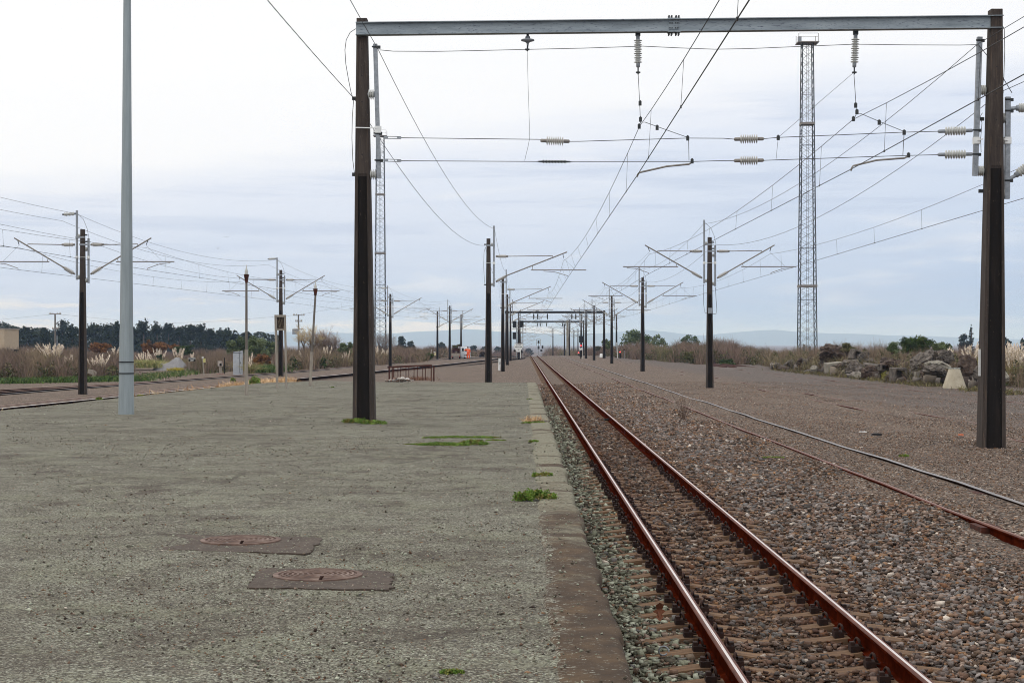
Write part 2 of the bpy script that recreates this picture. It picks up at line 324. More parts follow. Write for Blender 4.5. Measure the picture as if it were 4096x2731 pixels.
def yend(X): return np.interp(X, [-22, -14, -11, -6, -1.75, .1, .53], [112, 107, 100, 88.5, 84.5, 80, 78]) + .35 * np.sin(X * 2.3) + .2 * np.sin(X * 6.1)
na, nb = 150, 230
a = np.linspace(0, 1, na); bb = np.linspace(0, 1, nb)
X0 = -22 + (0.18 + 22) * a
Xg = np.repeat(X0[None, :], nb, 0); Yg = -8 + bb[:, None] * (yend(X0)[None, :] + 8)
Xg = np.maximum(Xg, XN(Yg) + .45 + .12 * np.sin(Yg * 1.3))
Zg = zplat(Xg, Yg) + .010 * np.sin(Xg * 1.1 + .4) * np.sin(Yg * .7) * (Xg < -.5) + .006 * np.sin(Xg * 3.1 + Yg * 1.7)
V = np.stack([Xg, Yg, Zg], -1).reshape(-1, 3); i = np.arange(na - 1)[None, :] + np.arange(nb - 1)[:, None] * na
FA = np.stack([i, i + 1, i + 1 + na, i + na], -1).reshape(-1, 4)
o = npmesh('platform', V, FA, MT['platform'], smooth=True); o['kind'] = 'structure'
# coping along the track side: worn slabs with a chamfered outer edge, and the retaining face below it
ny = 420; yy = np.linspace(-6, 78, ny); rz = zplat(np.zeros(ny), yy)
jj = .012 * np.sin(yy * 2.1) + .010 * np.sin(yy * 5.3 + 1) + .006 * R.standard_normal(ny); ji = .012 * np.sin(yy * 1.4 + 2) + .01 * R.standard_normal(ny)
prof = [(.12, -.02, ji), (.165, .010, ji), (.33, .016, 0 * jj), (.485, .012, jj * .5), (.522, -.004, jj), (.535, -.05, jj), (.52, -.14, jj), (.50, -.16, 0 * jj), (.50, -.8, 0 * jj)]
V = np.concatenate([np.stack([x + j, yy, rz + z + .004 * R.standard_normal(ny)], -1) for x, z, j in prof]); k = len(prof)
i = np.arange(ny - 1)[None, :] + np.arange(k - 1)[:, None] * ny
o = npmesh('platform_edge', V, np.stack([i, i + 1, i + 1 + ny, i + ny], -1).reshape(-1, 4), MT['coping']); o['kind'] = 'structure'

# ballast bed under the two curved left hand tracks
offs = [(1.0, -.26), (.35, -.25), (.09, -.22), (-.12, -.055), (-.5, -.04), (-1.0, -.05), (-1.9, -.03), (-3.2, .0), (-4.4, -.02), (-6.0, -.03), (-7.4, -.06), (-9.5, -.14)]
n = 160; ii = np.linspace(0, len(NR[0]) - 1, n).astype(int); fade = sstep((300 - NR[0][ii]) / 70)
V = np.concatenate([np.stack([NR[1][ii] + dx, NR[0][ii], NR[2][ii] + dz * fade - .02 - .12 * (1 - fade) + drop(NR[0][ii])], -1) for dx, dz in offs]); k = len(offs)
i = np.arange(n - 1)[None, :] + np.arange(k - 1)[:, None] * n
o = npmesh('track_bed', V, np.stack([i, i + n, i + 1 + n, i + 1], -1).reshape(-1, 4), MT['ground'], smooth=True); o['kind'] = 'structure'

# ------------------------------------------------------------------ rails
RP = [(-.063, 0), (-.063, .012), (-.012, .028), (-.009, .115), (-.034, .124), (-.034, .143), (-.026, .151), (-.010, .154), (.010, .154), (.026, .151), (.034, .143), (.034, .124), (.009, .115), (.012, .028), (.063, .012), (.063, 0)]
def rail(name, path, parent, top='rail_top', side='rail_side'):
    """path = top-of-rail points; one flat-bottomed rail"""
    p = np.array(path, float); d = np.gradient(p[:, :2], axis=0); d /= np.linalg.norm(d, axis=1)[:, None]; nrm = np.stack([d[:, 1], -d[:, 0]], -1); n = len(p)
    V = np.concatenate([np.stack([p[:, 0] + nrm[:, 0] * x, p[:, 1] + nrm[:, 1] * x, p[:, 2] + z - .154], -1) for x, z in RP]); k = len(RP)
    FA, mi = [], []
    for q in range(k):
        r = (q + 1) % k; i = np.arange(n - 1); FA.append(np.stack([q * n + i, r * n + i, r * n + i + 1, q * n + i + 1], -1)); mi += [1 if q == 7 else 2 if q in (5, 6, 8, 9) else 0] * (n - 1)
    o = npmesh(name, V, np.concatenate(FA)[:, ::-1], [MT[side], MT[top], MT['rail_edge' if side == 'rail_side' else top]], parent, mi=mi)
    o.data.polygons.foreach_set('use_smooth', np.array(mi) > 0); return o
def line_path(x, y0, y1, z, step=1.5, wob=0.0, seed=0):
    y = np.arange(y0, y1, step); r = np.random.default_rng(seed); kn = np.arange(y0 - 10, y1 + 12, 6.5)
    wx = np.interp(y, kn, r.standard_normal(len(kn))) * wob; wz = -np.abs(np.interp(y, kn, r.standard_normal(len(kn)))) * wob * .7
    return np.stack([x + wx, y, z + wz + drop(y)], -1)
t1 = empty('railway_track', (1.933, 8, -.65), 'main railway track of rusty shiny rails beside the platform edge', 'railway track')
rail('rail', line_path(1.364, 3, 620, -.48, 2), t1); rail('rail', line_path(2.502, 3, 620, -.48, 2), t1)
def sleeper_mb(x0=0.0, y0=0.0, z0=0.0, seed=0, mb=None):
    r = random.Random(seed); mb = mb or MB(); xs_ = [-1.05, -.72, -.5, -.25, .25, .5, .72, 1.05]; zs_ = [-.03, .012, .012, -.022, -.022, .012, .012, -.03]; vs = []
    for x, z in zip(xs_, zs_):
        w0, w1 = .125, .095; j = r.uniform(-.008, .008)
        vs += [(x0 + x, y0 - w0, z0 - .16), (x0 + x, y0 - w1 + j, z0 + z), (x0 + x, y0 + w1 + j, z0 + z), (x0 + x, y0 + w0, z0 - .16)]
    fs = [(4 * i + a_, 4 * i + b_, 4 * i + 4 + b_, 4 * i + 4 + a_) for i in range(len(xs_) - 1) for a_, b_ in ((0, 1), (1, 2), (2, 3))] + [(3, 2, 1, 0), tuple(len(vs) - 4 + q for q in range(4))]
    return mb.add(vs, fs)
def clip_mb(sx):                                  # one spring clip with its cast shoulder, on the side sx of a rail at x = 0
    mb = MB(); mb.box((sx * .115, 0, .018), (.07, .11, .045)); mb.box((sx * .13, 0, .045), (.035, .055, .04))
    mb.tube([(sx * (.112 - .004 * q), .036 * math.cos(t), .055 + .034 * math.sin(t)) for q, t in enumerate([-.6 + i * .5 for i in range(10)])] + [(sx * .06, .02, .03)], .0105, 6)
    mb.tube([(sx * .055, -.05, .026), (sx * .10, -.045, .032)], .009, 5); return mb
MT['clip'] = noisy('dark_rust', [(.3, S(26, 17, 14)), (.7, S(58, 34, 25))], 20, 4, .8, .2, bump=.1)
SP, SY = .575, 11.17
sl0 = None; first = SY - 8 * SP
for q in range(44):
    y = first + q * SP; loc = Vector((1.933, y, -.628))
    if q < 4:
        o = sleeper_mb(seed=q).build('sleeper', MT['sleeper'], None, (0, 0, 0)); o.location = loc - wloc(t1); o.parent = t1
        if q == 0:
            for xr in (-.569, .569):
                for sx in (-1, 1):
                    cl = clip_mb(sx).build('rail_clip', MT['clip'], None, (0, 0, 0)); cl.parent = o; cl.location = (xr, 0, .012)
            sl0 = o; clips = list(o.children); continue
        base_sl = o
    else:
        base_sl = [c for c in t1.children if c.name.startswith('sleeper')][q % 4].copy(); C.objects.link(base_sl); base_sl.parent = t1; o = base_sl
    o.location = loc - wloc(t1) + Vector((random.uniform(-.03, .03), random.uniform(-.02, .02), random.uniform(-.008, .004))); o.rotation_euler.z = random.uniform(-.02, .02)
    for c_ in clips:
        cc = c_.copy(); C.objects.link(cc); cc.parent = o
mb = MB()
for q in range(44, 520): sleeper_mb(1.933, first + q * SP, -.652, q, mb)
o = mb.build('sleepers', MT['sleeper'], t1); o['kind'] = 'stuff'

t2 = empty('railway_track', (5.95, 15, -.5), 'siding track sunk in gravel with two wavering rails right of the main track', 'railway track')
rail('rail', line_path(5.385, 12, 300, -.468, .5, .03, 3), t2, 'rail_top_rusty'); rail('rail', line_path(6.52, 12, 300, -.462, .5, .03, 5), t2, 'rail_top_grey', side='rail_dark')
for y in (19.8, 24.2, 29.5, 37.2, 20.4, 27.6): MB().box((5.385 if y in (19.8, 29.5, 27.6) else 6.52, y, -.56), (.24, .5, .1)).build('joint_plate', MT['rust'], t2)
t3 = empty('railway_track', (11.5, 30, -.5), 'almost buried siding track with broken rusty rail lines beyond the masts', 'railway track')
rail('rail', line_path(10.97, 34, 260, -.506, .5, .03, 8), t3, 'rail_top_rusty'); rail('rail', line_path(12.1, 34, 260, -.504, .5, .03, 9), t3, 'rail_top_rusty')
t4 = empty('railway_track', (17.2, 40, -.5), 'faint buried siding track along the foot of the rubble', 'railway track')
rail('rail', line_path(16.65, 45, 240, -.502, .5, .025, 12), t4, 'rail_top_rusty'); rail('rail', line_path(17.8, 45, 240, -.49, .5, .02, 13), t4, 'rail_top_rusty')
t5 = empty('railway_track', (-18, 70, -.8), 'curved railway track along the far left side of the platform', 'railway track')
p = np.stack([NR[1], NR[0], NR[2] + drop(NR[0])], -1); rail('rail', p, t5, side='rail_dark')
p2 = p.copy(); p2[:, 0] -= 1.15; p2[:, 2] -= .04; rail('rail', p2, t5, 'rail_top_rusty', side='rail_dark')
t6 = empty('railway_track', (-24, 80, -.8), 'curved outer railway track in front of the left hand scrub', 'railway track')
for dx in (-.57, .57): rail('rail', np.stack([FC[1] + dx, FC[0], FC[2] + drop(FC[0])], -1), t6, 'rail_top_grey' if dx > 0 else 'rail_top_rusty', side='rail_dark')
t7 = empty('railway_track', (-27, 90, -.8), 'diverging turnout rails on the far side of the outer track', 'railway track')
yq = np.linspace(60, 112, 60); xc = np.interp(yq, FC[0], FC[1]) - 3.2 * sstep((108 - yq) / 38)
for dx in (-.57, .57): rail('rail', np.stack([xc + dx, yq, np.full(60, -.705)], -1), t7, 'rail_top_rusty', side='rail_dark')
t8 = empty('railway_track', (-27, 125, -.6), 'thin overgrown siding rails curving away past the gravel heap', 'railway track')
for pts in ([(-33.5, 148), (-31.5, 142), (-28.6, 133), (-26, 124), (-23.4, 113)], [(-31, 139), (-28.5, 131), (-25.8, 122), (-23.9, 113), (-22.6, 104)]):
    pp = np.array(pts); tt = np.linspace(0, 1, 40); q = np.linspace(0, 1, 5)
    rail('rail', np.stack([np.interp(tt, q, pp[:, 0]), np.interp(tt, q, pp[:, 1]), np.full(40, -.80)], -1)[::-1], t8, 'rail_top_rusty')

# ------------------------------------------------------------------ loose stones
def ico():
    t = (1 + 5 ** .5) / 2; v = np.array([(-1, t, 0), (1, t, 0), (-1, -t, 0), (1, -t, 0), (0, -1, t), (0, 1, t), (0, -1, -t), (0, 1, -t), (t, 0, -1), (t, 0, 1), (-t, 0, -1), (-t, 0, 1)]) / 1.902
    f = np.array([(0, 11, 5), (0, 5, 1), (0, 1, 7), (0, 7, 10), (0, 10, 11), (1, 5, 9), (5, 11, 4), (11, 10, 2), (10, 7, 6), (7, 1, 8), (3, 9, 4), (3, 4, 2), (3, 2, 6), (3, 6, 8), (3, 8, 9), (4, 9, 5), (2, 4, 11), (6, 2, 10), (8, 6, 7), (9, 8, 1)])
    return v, f
ICO = ico(); OCT = (np.array([(1, 0, 0), (-1, 0, 0), (0, 1, 0), (0, -1, 0), (0, 0, 1), (0, 0, -1)], float), np.array([(0, 2, 4), (2, 1, 4), (1, 3, 4), (3, 0, 4), (2, 0, 5), (1, 2, 5), (3, 1, 5), (0, 3, 5)]))
CUB = (np.array([(x, y, z) for z in (-1, 1) for y in (-1, 1) for x in (-1, 1)], float) * .72, np.array([(0, 2, 3), (0, 3, 1), (4, 5, 7), (4, 7, 6), (0, 1, 5), (0, 5, 4), (2, 6, 7), (2, 7, 3), (0, 4, 6), (0, 6, 2), (1, 3, 7), (1, 7, 5)]))
def scatter(name, pos, size, cols, base=ICO, flat=.52, jit=.5, sink=.22, mat='stone', tilt=.9):
    n = len(pos); bv, bf = base; k = len(bv)
    v = bv[None] * (1 + jit * (R.random((n, k, 1)) - .5) * 2) + (R.random((n, k, 3)) - .5) * .35
    sx = R.uniform(.75, 1.3, (n, 1)); v[:, :, 0] *= sx; v[:, :, 1] *= R.uniform(.6, 1.05, (n, 1)); v[:, :, 2] *= flat * R.uniform(.6, 1.3, (n, 1))
    ax, az = R.normal(0, tilt * .5, n), R.uniform(0, 6.283, n); c, s = np.cos(ax)[:, None], np.sin(ax)[:, None]
    y, z = v[:, :, 1] * c - v[:, :, 2] * s, v[:, :, 1] * s + v[:, :, 2] * c; c, s = np.cos(az)[:, None], np.sin(az)[:, None]; x = v[:, :, 0]
    v = np.stack([x * c - y * s, x * s + y * c, z], -1) * size[:, None, None] / 2 + pos[:, None, :]; v[:, :, 2] += size[:, None] * flat * (.5 - sink)
    FA = (bf[None] + (np.arange(n) * k)[:, None, None]).reshape(-1, 3)
    return npmesh(name, v.reshape(-1, 3), FA, MT[mat], col=np.repeat(cols, k, 0))
def pick(n, pal, wts):
    p = np.array([S(*c)[:3] for c in pal]); i = R.choice(len(pal), n, p=np.array(wts) / sum(wts)); return p[i] * R.uniform(.8, 1.28, (n, 1))
STP = [(106, 84, 70), (82, 66, 53), (122, 95, 72), (130, 112, 99), (54, 44, 37), (110, 78, 56), (176, 164, 150), (102, 98, 94), (134, 100, 70)]; STW = [7, 6, 3, 5, 4, 1, 1.2, 5, .7]; GRY = [(104, 95, 89), (118, 109, 103), (84, 76, 71), (140, 131, 125), (106, 86, 74)]
LIC = [(120, 121, 103), (152, 154, 136), (96, 94, 80), (72, 66, 55), (100, 86, 72)]; LIW = [5, 4, 3, 2, 1]
def field(y0, y1, dens, xmin, xmax, pw=1.0):
    A = (xmax - xmin) * (y1 - y0); n = int(A * dens); x, y = R.uniform(xmin, xmax, n), R.uniform(y0, y1, n); k = x < (y * .297 + .3); return x[k], y[k]
def rail_clear(x, y):
    k = np.ones(len(x), bool)
    for xr in (1.364, 2.502): k &= np.abs(x - xr) > .105
    ph = np.abs(((y - first) / SP + .5) % 1 - .5) * SP
    on = (ph < .13) & (x > .85) & (x < 3.02); near = (np.minimum(np.abs(x - 1.364), np.abs(x - 2.502)) < .36)
    k &= ~(on & (near | (R.random(len(x)) < .6))); return k
def ballast(y0, y1, dens, s0, s1, base, zone=0, x0=.54, x1=24):
    x, y = field(y0, y1, dens, x0, min(x1, y1 * .3 + .4)); k = rail_clear(x, y); k &= (R.random(len(x)) < (54 - y) / 22) if zone == 2 else True; k &= (np.abs(x - 5.385) > .06) & (np.abs(x - 6.52) > .06)
    fine = sstep((x - 4.3 + .5 * np.sin(y * .8)) / 1.2); k &= R.random(len(x)) > fine * .5
    x, y, fine = x[k], y[k], fine[k]; n = len(x); size = R.uniform(s0, s1, n) * (1 - .55 * fine) * R.choice([.6, 1, 1.25], n, p=[.35, .5, .15])
    z = gz(x, y) + R.uniform(-.012, .03, n) * (1 - fine); cols = pick(n, STP, STW); gs = (R.random(n) < .45 * np.exp(-((x - 3.7) / .9) ** 2))[:, None]; cols = np.where(gs, pick(n, GRY, [3, 3, 2, 1.5, 2]), cols); mid = np.exp(-((x - 1.933) / .35) ** 4) * .0
    red = np.exp(-(np.minimum(np.abs(x - 1.364), np.abs(x - 2.502)) / .3) ** 2) * (x > 1.3); cols = cols * (1 - .25 * ((x > 1.4) & (x < 2.46)))[:, None] * (1 - .55 * red[:, None]) + np.array(S(88, 50, 30)[:3]) * (.55 * red[:, None])
    lic = (R.random(n) < .85 * (1 - sstep((x - 1.0) / .5)) * (y < 62)); cols = np.where(lic[:, None], pick(n, LIC, LIW), cols)
    return np.stack([x, y, z], -1), size, cols
for base_, mul in ((CUB, .85), (ICO, .15)):
    q = [ballast(7.2, 17, 1050 * mul, .025, .062, base_), ballast(17, 34, 520 * mul, .03, .07, base_, 1), ballast(34, 54, 330 * mul, .038, .08, base_, 2)]
    o = scatter('ballast', *[np.concatenate([a_[j] for a_ in q]) for j in range(3)], base=base_); o['kind'] = 'stuff'
q = ballast(34, 95, 100, .05, .1, OCT); q[2][:] *= 1.2; o = scatter('gravel', *q, base=OCT, flat=.5); o['kind'] = 'stuff'
# small stones lying on the lichen gravel
n = 26000; y = 7.2 + 22 * R.random(n) ** 1.5; x = R.uniform(-1, 0, n) * y * .312 + .19; k = x < .5; x, y = x[k], y[k]; n = len(x)
size = R.choice([.008, .013, .02, .034], n, p=[.45, .37, .165, .015]) * R.uniform(.7, 1.3, n)
cols = np.where((R.random(n) < .68)[:, None], pick(n, LIC, [4, 4, 4, 3, 2]), pick(n, STP, STW))
o = scatter('pebbles', np.stack([x, y, zplat(x, y) + .002], -1), size, cols, base=OCT, flat=.55, sink=.2); o['kind'] = 'stuff'
n = 17000; y = 24 + 60 * R.random(n) ** 1.2; x = R.uniform(-1, 0, n) * y * .312 + .19; k = (x - XN(y) > 2) & (y < yend(x)); x, y = x[k], y[k]; n = len(x)
o = scatter('pebbles', np.stack([x, y, zplat(x, y) + .004], -1), R.uniform(.012, .032, n) * R.choice([.6, 1, 1.3], n, p=[.5, .4, .1]), np.where((R.random(n) < .75)[:, None], pick(n, LIC, [3, 5, 3, 4, 2]), pick(n, STP, STW)), base=OCT, flat=.5, sink=.25); o['kind'] = 'stuff'
n = 420; y = 7.2 + 20 * R.random(n) ** 1.4; x = .18 + .33 * R.random(n) ** 2.2
o = scatter('coping_pebbles', np.stack([x, y, np.full(n, .016)], -1), R.uniform(.008, .026, n), pick(n, LIC, LIW), base=OCT, flat=.6, sink=.1); o['kind'] = 'stuff'
# ------------------------------------------------------------------ insulators and masts
def shed_mb(p0, p1, n, r_core, r_shed, cap=.12, mb=None, alt=0.0):
    """a ribbed insulator between two points, with plain metal ends"""
    mb = mb or MB(); p0, p1 = Vector(p0), Vector(p1); a, b = p0.lerp(p1, cap), p0.lerp(p1, 1 - cap); prof = []
    for i in range(n):
        t0 = i / n; rs = r_shed * (1 - alt * (i % 2)); prof += [(t0 + .02 / n, r_core), (t0 + .45 / n, rs), (t0 + .6 / n, rs * .97), (t0 + .78 / n, r_core)]
    mb.lathe(a, b, [(0, r_core)] + prof + [(1, r_core)], 10, 0)
    mb.lathe(p0, a, [(0, r_core * .7), (.15, r_core * 1.15), (1, r_core * 1.15)], 8, 1); mb.lathe(b, p1, [(0, r_core * 1.15), (.85, r_core * 1.15), (1, r_core * .7)], 8, 1); return mb
INS = [MT['ceramic'], MT['galv']]; BINS = [MT['brown_ceramic'], MT['tube']]
def mast_pole(name, H, w0, w1, d0, d1, rec_top, parent, z0=0, chamf=True, rec=.52, x=0, y=0, lean=0.0):
    """tapered prestressed mast: H section with a deep recess below rec_top, plain above it"""
    mb = MB()
    def ring(z, deep):
        t = (z - z0) / H; w, d = w0 + (w1 - w0) * t, d0 + (d1 - d0) * t; a = w / 2; r = a * rec; b = d / 2; q = min(.035, d * .12) * (1 if deep else .15); e = .02; cx = x + lean * (z - z0)
        pr = [(-a, -b + e), (-a + e, -b), (-r - .012, -b), (-r, -b + q * 1), (r, -b + q * 1), (r + .012, -b), (a - e, -b), (a, -b + e), (a, b - e), (a - e, b), (-a + e, b), (-a, b - e)]
        return [(cx + u_, y + v_, z) for u_, v_ in pr]
    zs = [z0 - .6, z0, z0 + H * .25, rec_top - .06, rec_top, rec_top + .02, z0 + H * .9, z0 + H]; vs = []
    for i, z in enumerate(zs): vs += ring(z, i < 4)
    k = 12; fs, mi = [], []
    for i in range(len(zs) - 1):
        for j in range(k):
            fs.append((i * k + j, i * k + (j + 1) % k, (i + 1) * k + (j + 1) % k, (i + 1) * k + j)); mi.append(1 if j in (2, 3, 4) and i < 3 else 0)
    fs.append(tuple(range(len(vs) - k, len(vs)))); mi.append(0)
    n0 = len(mb.v); mb.v += vs; mb.f += fs; mb.m += mi; mb.sm += [False] * len(fs)
    for q in range(5):                             # bolt holes
        zz = rec_top + (H + z0 - rec_top) * (.12 + .17 * q); t = (zz - z0) / H; mb.tube([(x + lean * (zz - z0), y - (d0 + (d1 - d0) * t) / 2 - .002, zz), (x + lean * (zz - z0), y - (d0 + (d1 - d0) * t) / 2 + .02, zz)], .013, 8, 2)
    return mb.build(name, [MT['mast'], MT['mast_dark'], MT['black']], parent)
def post_insulators(parent, x0, x1, zs, y=-.02, r=.085):
    for z in zs: shed_mb((x0, y, z), (x1, y, z), 3, .05, r, .08).build('post_insulator', INS, parent)

def proto_mast(double, H=7.3):
    root = empty('catenary_mast'); mast_pole('pole', H, .36, .19, .34, .2, 4.55, root)
    sides = [(-1, 8.15, 5.05), (1, 6.9, 4.9)] if double else [(1, 7.95, 4.85)]
    for s, zt, zb in sides:
        x = s * .27; tz = 6.62 if double else 6.4
        tb = MB().box((x, 0, (zt + zb) / 2), (.085, .085, zt - zb)).build('bracket_tube', MT['galv'], root)
        post_insulators(root, s * .13, x - s * .045, [zb + .12, 7.0 if zt > 7.5 else 6.42], r=.1)
        mb = MB().bar((-.12 * s, -.13, 6.95 if zt > 7.5 else 6.62), (x + .05 * s, -.06, 6.95 if zt > 7.5 else 6.62), .02, .08); mb.build('strap', MT['galv'], root)
        mb = MB().box((x, -.03, 6.05), (.1, .12, .12)); mb.bar((-.14 * s, -.19, 6.05), (x, -.1, 6.05), .015, .02); mb.build('clamp_band', MT['white'], root)
        k = 1.0 if double else 1.24; az = 5.3 if double else 5.1; tip = (s * (3.18 if double else 3.9), 6.92 if double else 6.62)
        i0, i1 = Vector((s * .36, 0, az)), Vector((s * .93, 0, az + .33)); d = (Vector((tip[0], 0, tip[1])) - i1)
        shed_mb(i0, i1, 8, .04, .1, .16).build('strut_insulator', BINS, root)
        onarm = lambda f: i1 + d * f
        MB().tube([i1, Vector((tip[0], 0, tip[1]))], .032, 8).build('cantilever_tube', MT['tube'], root)
        te = onarm(.72 if double else .76)
        shed_mb((s * .36, 0, tz), (s * .98, 0, tz), 8, .045, .09, .16).build('tie_insulator', BINS, root)
        MB().tube([(s * .98, 0, tz), (te.x, 0, te.z + .09)], .02, 6).tube([(te.x, 0, te.z + .09), te], .014, 5).build('top_tie', MT['tube'], root)
        x0, x1 = (1.55, 4.25) if double else (2.1, 4.85); rz = 5.86 if double else 5.7; h0 = onarm(.3 if double else .42)
        MB().tube([(s * x0, 0, rz), (s * x1, 0, rz)], .026, 8).tube([h0, (s * (x0 + .1), 0, rz)], .014, 5).build('registration_tube', MT['tube'], root)
        cx = 3.0 if double else 3.95; out_ = (s < 0)
        sx0 = cx + 1.05 if double else 2.75; sa = [(s * sx0, 0, rz - .06), (s * (sx0 * .55 + cx * .45), 0, rz - .1), (s * cx, 0, rz - .3)]
        MB().tube(sa, .015, 6).tube([sa[2], (s * cx, 0, rz - .36)], .012, 5).tube([sa[0], (s * sx0, 0, rz)], .014, 5).build('steady_arm', MT['tube'], root)
        ms_ = onarm(.93); MB().tube([ms_, (s * (2.95 if double else 3.72), 0, ms_.z - .22)], .018, 6).build('wire_clamp', MT['fitting'], root)
        MB().tube([(s * (2.95 if double else 3.72), 0, ms_.z - .25), (s * (x1 - .55), 0, rz + .02)], .005, 4).build('stay_wire', MT['wire'], root)
    if double:
        pts = [(-.22, -.06, 8.0), (.05, -.08, 7.75), (.22, -.08, 7.35), (.3, -.06, 6.95), (.29, -.05, 6.85)]
    else: pts = [(-.15, -.06, 6.85), (-.22, -.08, 6.6), (-.24, -.08, 5.9), (-.2, -.06, 5.2), (-.17, -.05, 4.95)]
    MB().tube(pts, .008, 5).build('jumper_cable', MT['wire'], root)
    for z in ([7.05, 6.75] if double else [7.0, 4.95]): MB().box((.16 * (1 if double else -1), -.02, z), (.12, .05, .06)).build('wire_clip', MT['fitting'], root)
    return root
dbl = proto_mast(True); sgl = proto_mast(False); index_kids(dbl); index_kids(sgl); used = set()
MASTS = {}
def mast(key, kind, u, vb, vt, k, label, group, flip=False, extra=None):
    proto = dbl if kind == 'd' else sgl
    if kind in used: o = dup(proto)
    else: used.add(kind); o = proto
    b = P(u, vb, k); o.location = b; h = (vb - vt) * k; f = min(max(h / (7.3), .88), 1.12); o.scale = (-1 if flip else 1, 1, f) if flip else (1, 1, f)
    tag(o, label, 'catenary mast', group); MASTS[key] = o; return o
RG, NG, LG = 'catenary masts right of the siding', 'catenary masts along the left of the main track', 'catenary masts between the curved left tracks'
mast('R1', 'd', 1630, 887, 545, .02135, 'nearest double-arm mast right of the siding, with a grey box and looped cables', RG)
mast('R2', 'd', 1476, 851, 637, .0341, 'second freestanding double-arm mast right of the siding, in front of the round tree', RG)
mast('R3', 'd', 1405, 838.6, 680, .0474, 'third double-arm mast right of the siding, just left of the red ground signal', RG)
mast('R4', 'd', 1364.5, 828.3, 701, .0575, 'fourth double-arm mast right of the siding, with pale bands on its lower half', RG)
mast('R5', 'd', 1346, 825, 711, .0645, 'double-arm mast just right of the black signal head by the siding', RG)
mast('R6', 's', 1416, 823, 722, .0725, 'dark mast half hidden in the brown scrub behind the red ground signal', RG, True)
mast('R7', 'd', 1334.8, 821, 718, .0712, 'mast standing directly behind the black signal head by the siding', RG)
mast('R8', 'd', 1307.7, 818, 733, .086, 'distant double-arm mast beside the pale grey square post', RG)
mast('R9', 's', 1296.5, 816, 743.6, .1, 'distant dark mast left of the pale grey square post', RG, True)
mast('R10', 's', 1270, 815, 754, .117, 'distant mast with a thicker lower half right of the crest of the main track', RG, True)
mast('R11', 'd', 1327.5, 816, 754, .115, 'small distant mast between the pale post and the black signal head', RG)
mast('R12', 'd', 1318, 815, 757, .124, 'tiny distant mast above the grassy bank right of the crest', RG)
mast('N1', 's', 1122, 877, 548, .0216, 'nearest single-arm mast left of the main track, at the end of the platform', NG)
mast('N2', 's', 1155, 853, 638, .0355, 'second single-arm mast left of the main track, behind the white numbered post', NG)
mast('N3', 's', 1165.3, 838.3, 676, .0463, 'third single-arm mast left of the main track', NG)
mast('N4', 's', 1172.5, 828.7, 699, .0585, 'fourth single-arm mast left of the main track, left of the speed board', NG)
mast('N5', 's', 1191.5, 821.5, 719, .0712, 'single-arm mast standing right behind the white speed board', NG)
for i, (u, k, zb, lab) in enumerate([(1190, .088, -1.1, 'first arm structure seen just beyond the speed board mast'), (1192, .105, -2.0, 'second arm structure beyond the speed board mast'),
        (1194, .122, -2.8, 'third arm structure beyond the speed board mast'), (1196, .141, -3.8, 'fourth arm structure, stepping down beyond the crest'),
        (1197.5, .161, -4.9, 'fifth arm structure, low beyond the crest of the track'), (1198.5, .184, -6.2, 'farthest arm structure beyond the crest of the track')]):
    vb = VV + (HC - zb) / k; mast('F%d' % i, 's', u, vb, vb - 7.2 / k, k, lab, NG)
mast('M1', 'd', 190, 902, 527, .0202, 'nearest double-arm mast between the left tracks, left of the grey lamp pole', LG)
mast('M2', 'd', 645, 863, 620, .0315, 'second double-arm mast between the left tracks, behind the empty sign frame', LG)
mast('M3', 'd', 896.5, 843, 675, .0445, 'double-arm mast rising behind the left end of the rusty railing', LG)
mast('M4', 'd', 1033, 827, 702, .0595, 'double-arm mast by the parked works truck with a black signal behind it', LG)
mast('M5', 's', 1004.7, 827, 715, .0645, 'slim single-arm mast left of the works truck', LG)
mast('M6', 's', 1059, 824, 721.5, .0695, 'slim single-arm mast in front of the truck cab', LG)
def local(key, x, y, z): o = MASTS[key]; return Vector(o.location) + Vector((x * o.scale[0], y, z * o.scale[2]))
r1 = MASTS['R1']
MB().box(local('R1', -.0, -.21, 3.7), (.2, .08, .28)).build('junction_box', MT['galv'], r1)
MB().tube([local('R1', -.3, -.05, 5.0), local('R1', -.3, -.1, 4.6), local('R1', -.33, -.15, 4.1), local('R1', -.25, -.2, 3.6), local('R1', -.05, -.22, 3.55)], .011, 5).tube(
    [local('R1', .28, -.05, 4.85), local('R1', .3, -.1, 4.3), local('R1', .34, -.15, 3.75), local('R1', .28, -.2, 3.55), local('R1', .08, -.22, 3.55)], .011, 5).build('cable_loop', MT['wire'], r1)
for key in ('M1', 'M2', 'M3'):
    shed_mb(local(key, -.3, 0, 7.72), local(key, -.95, 0, 7.68), 7, .045, .09, .14).build('feeder_insulator', INS, MASTS[key])

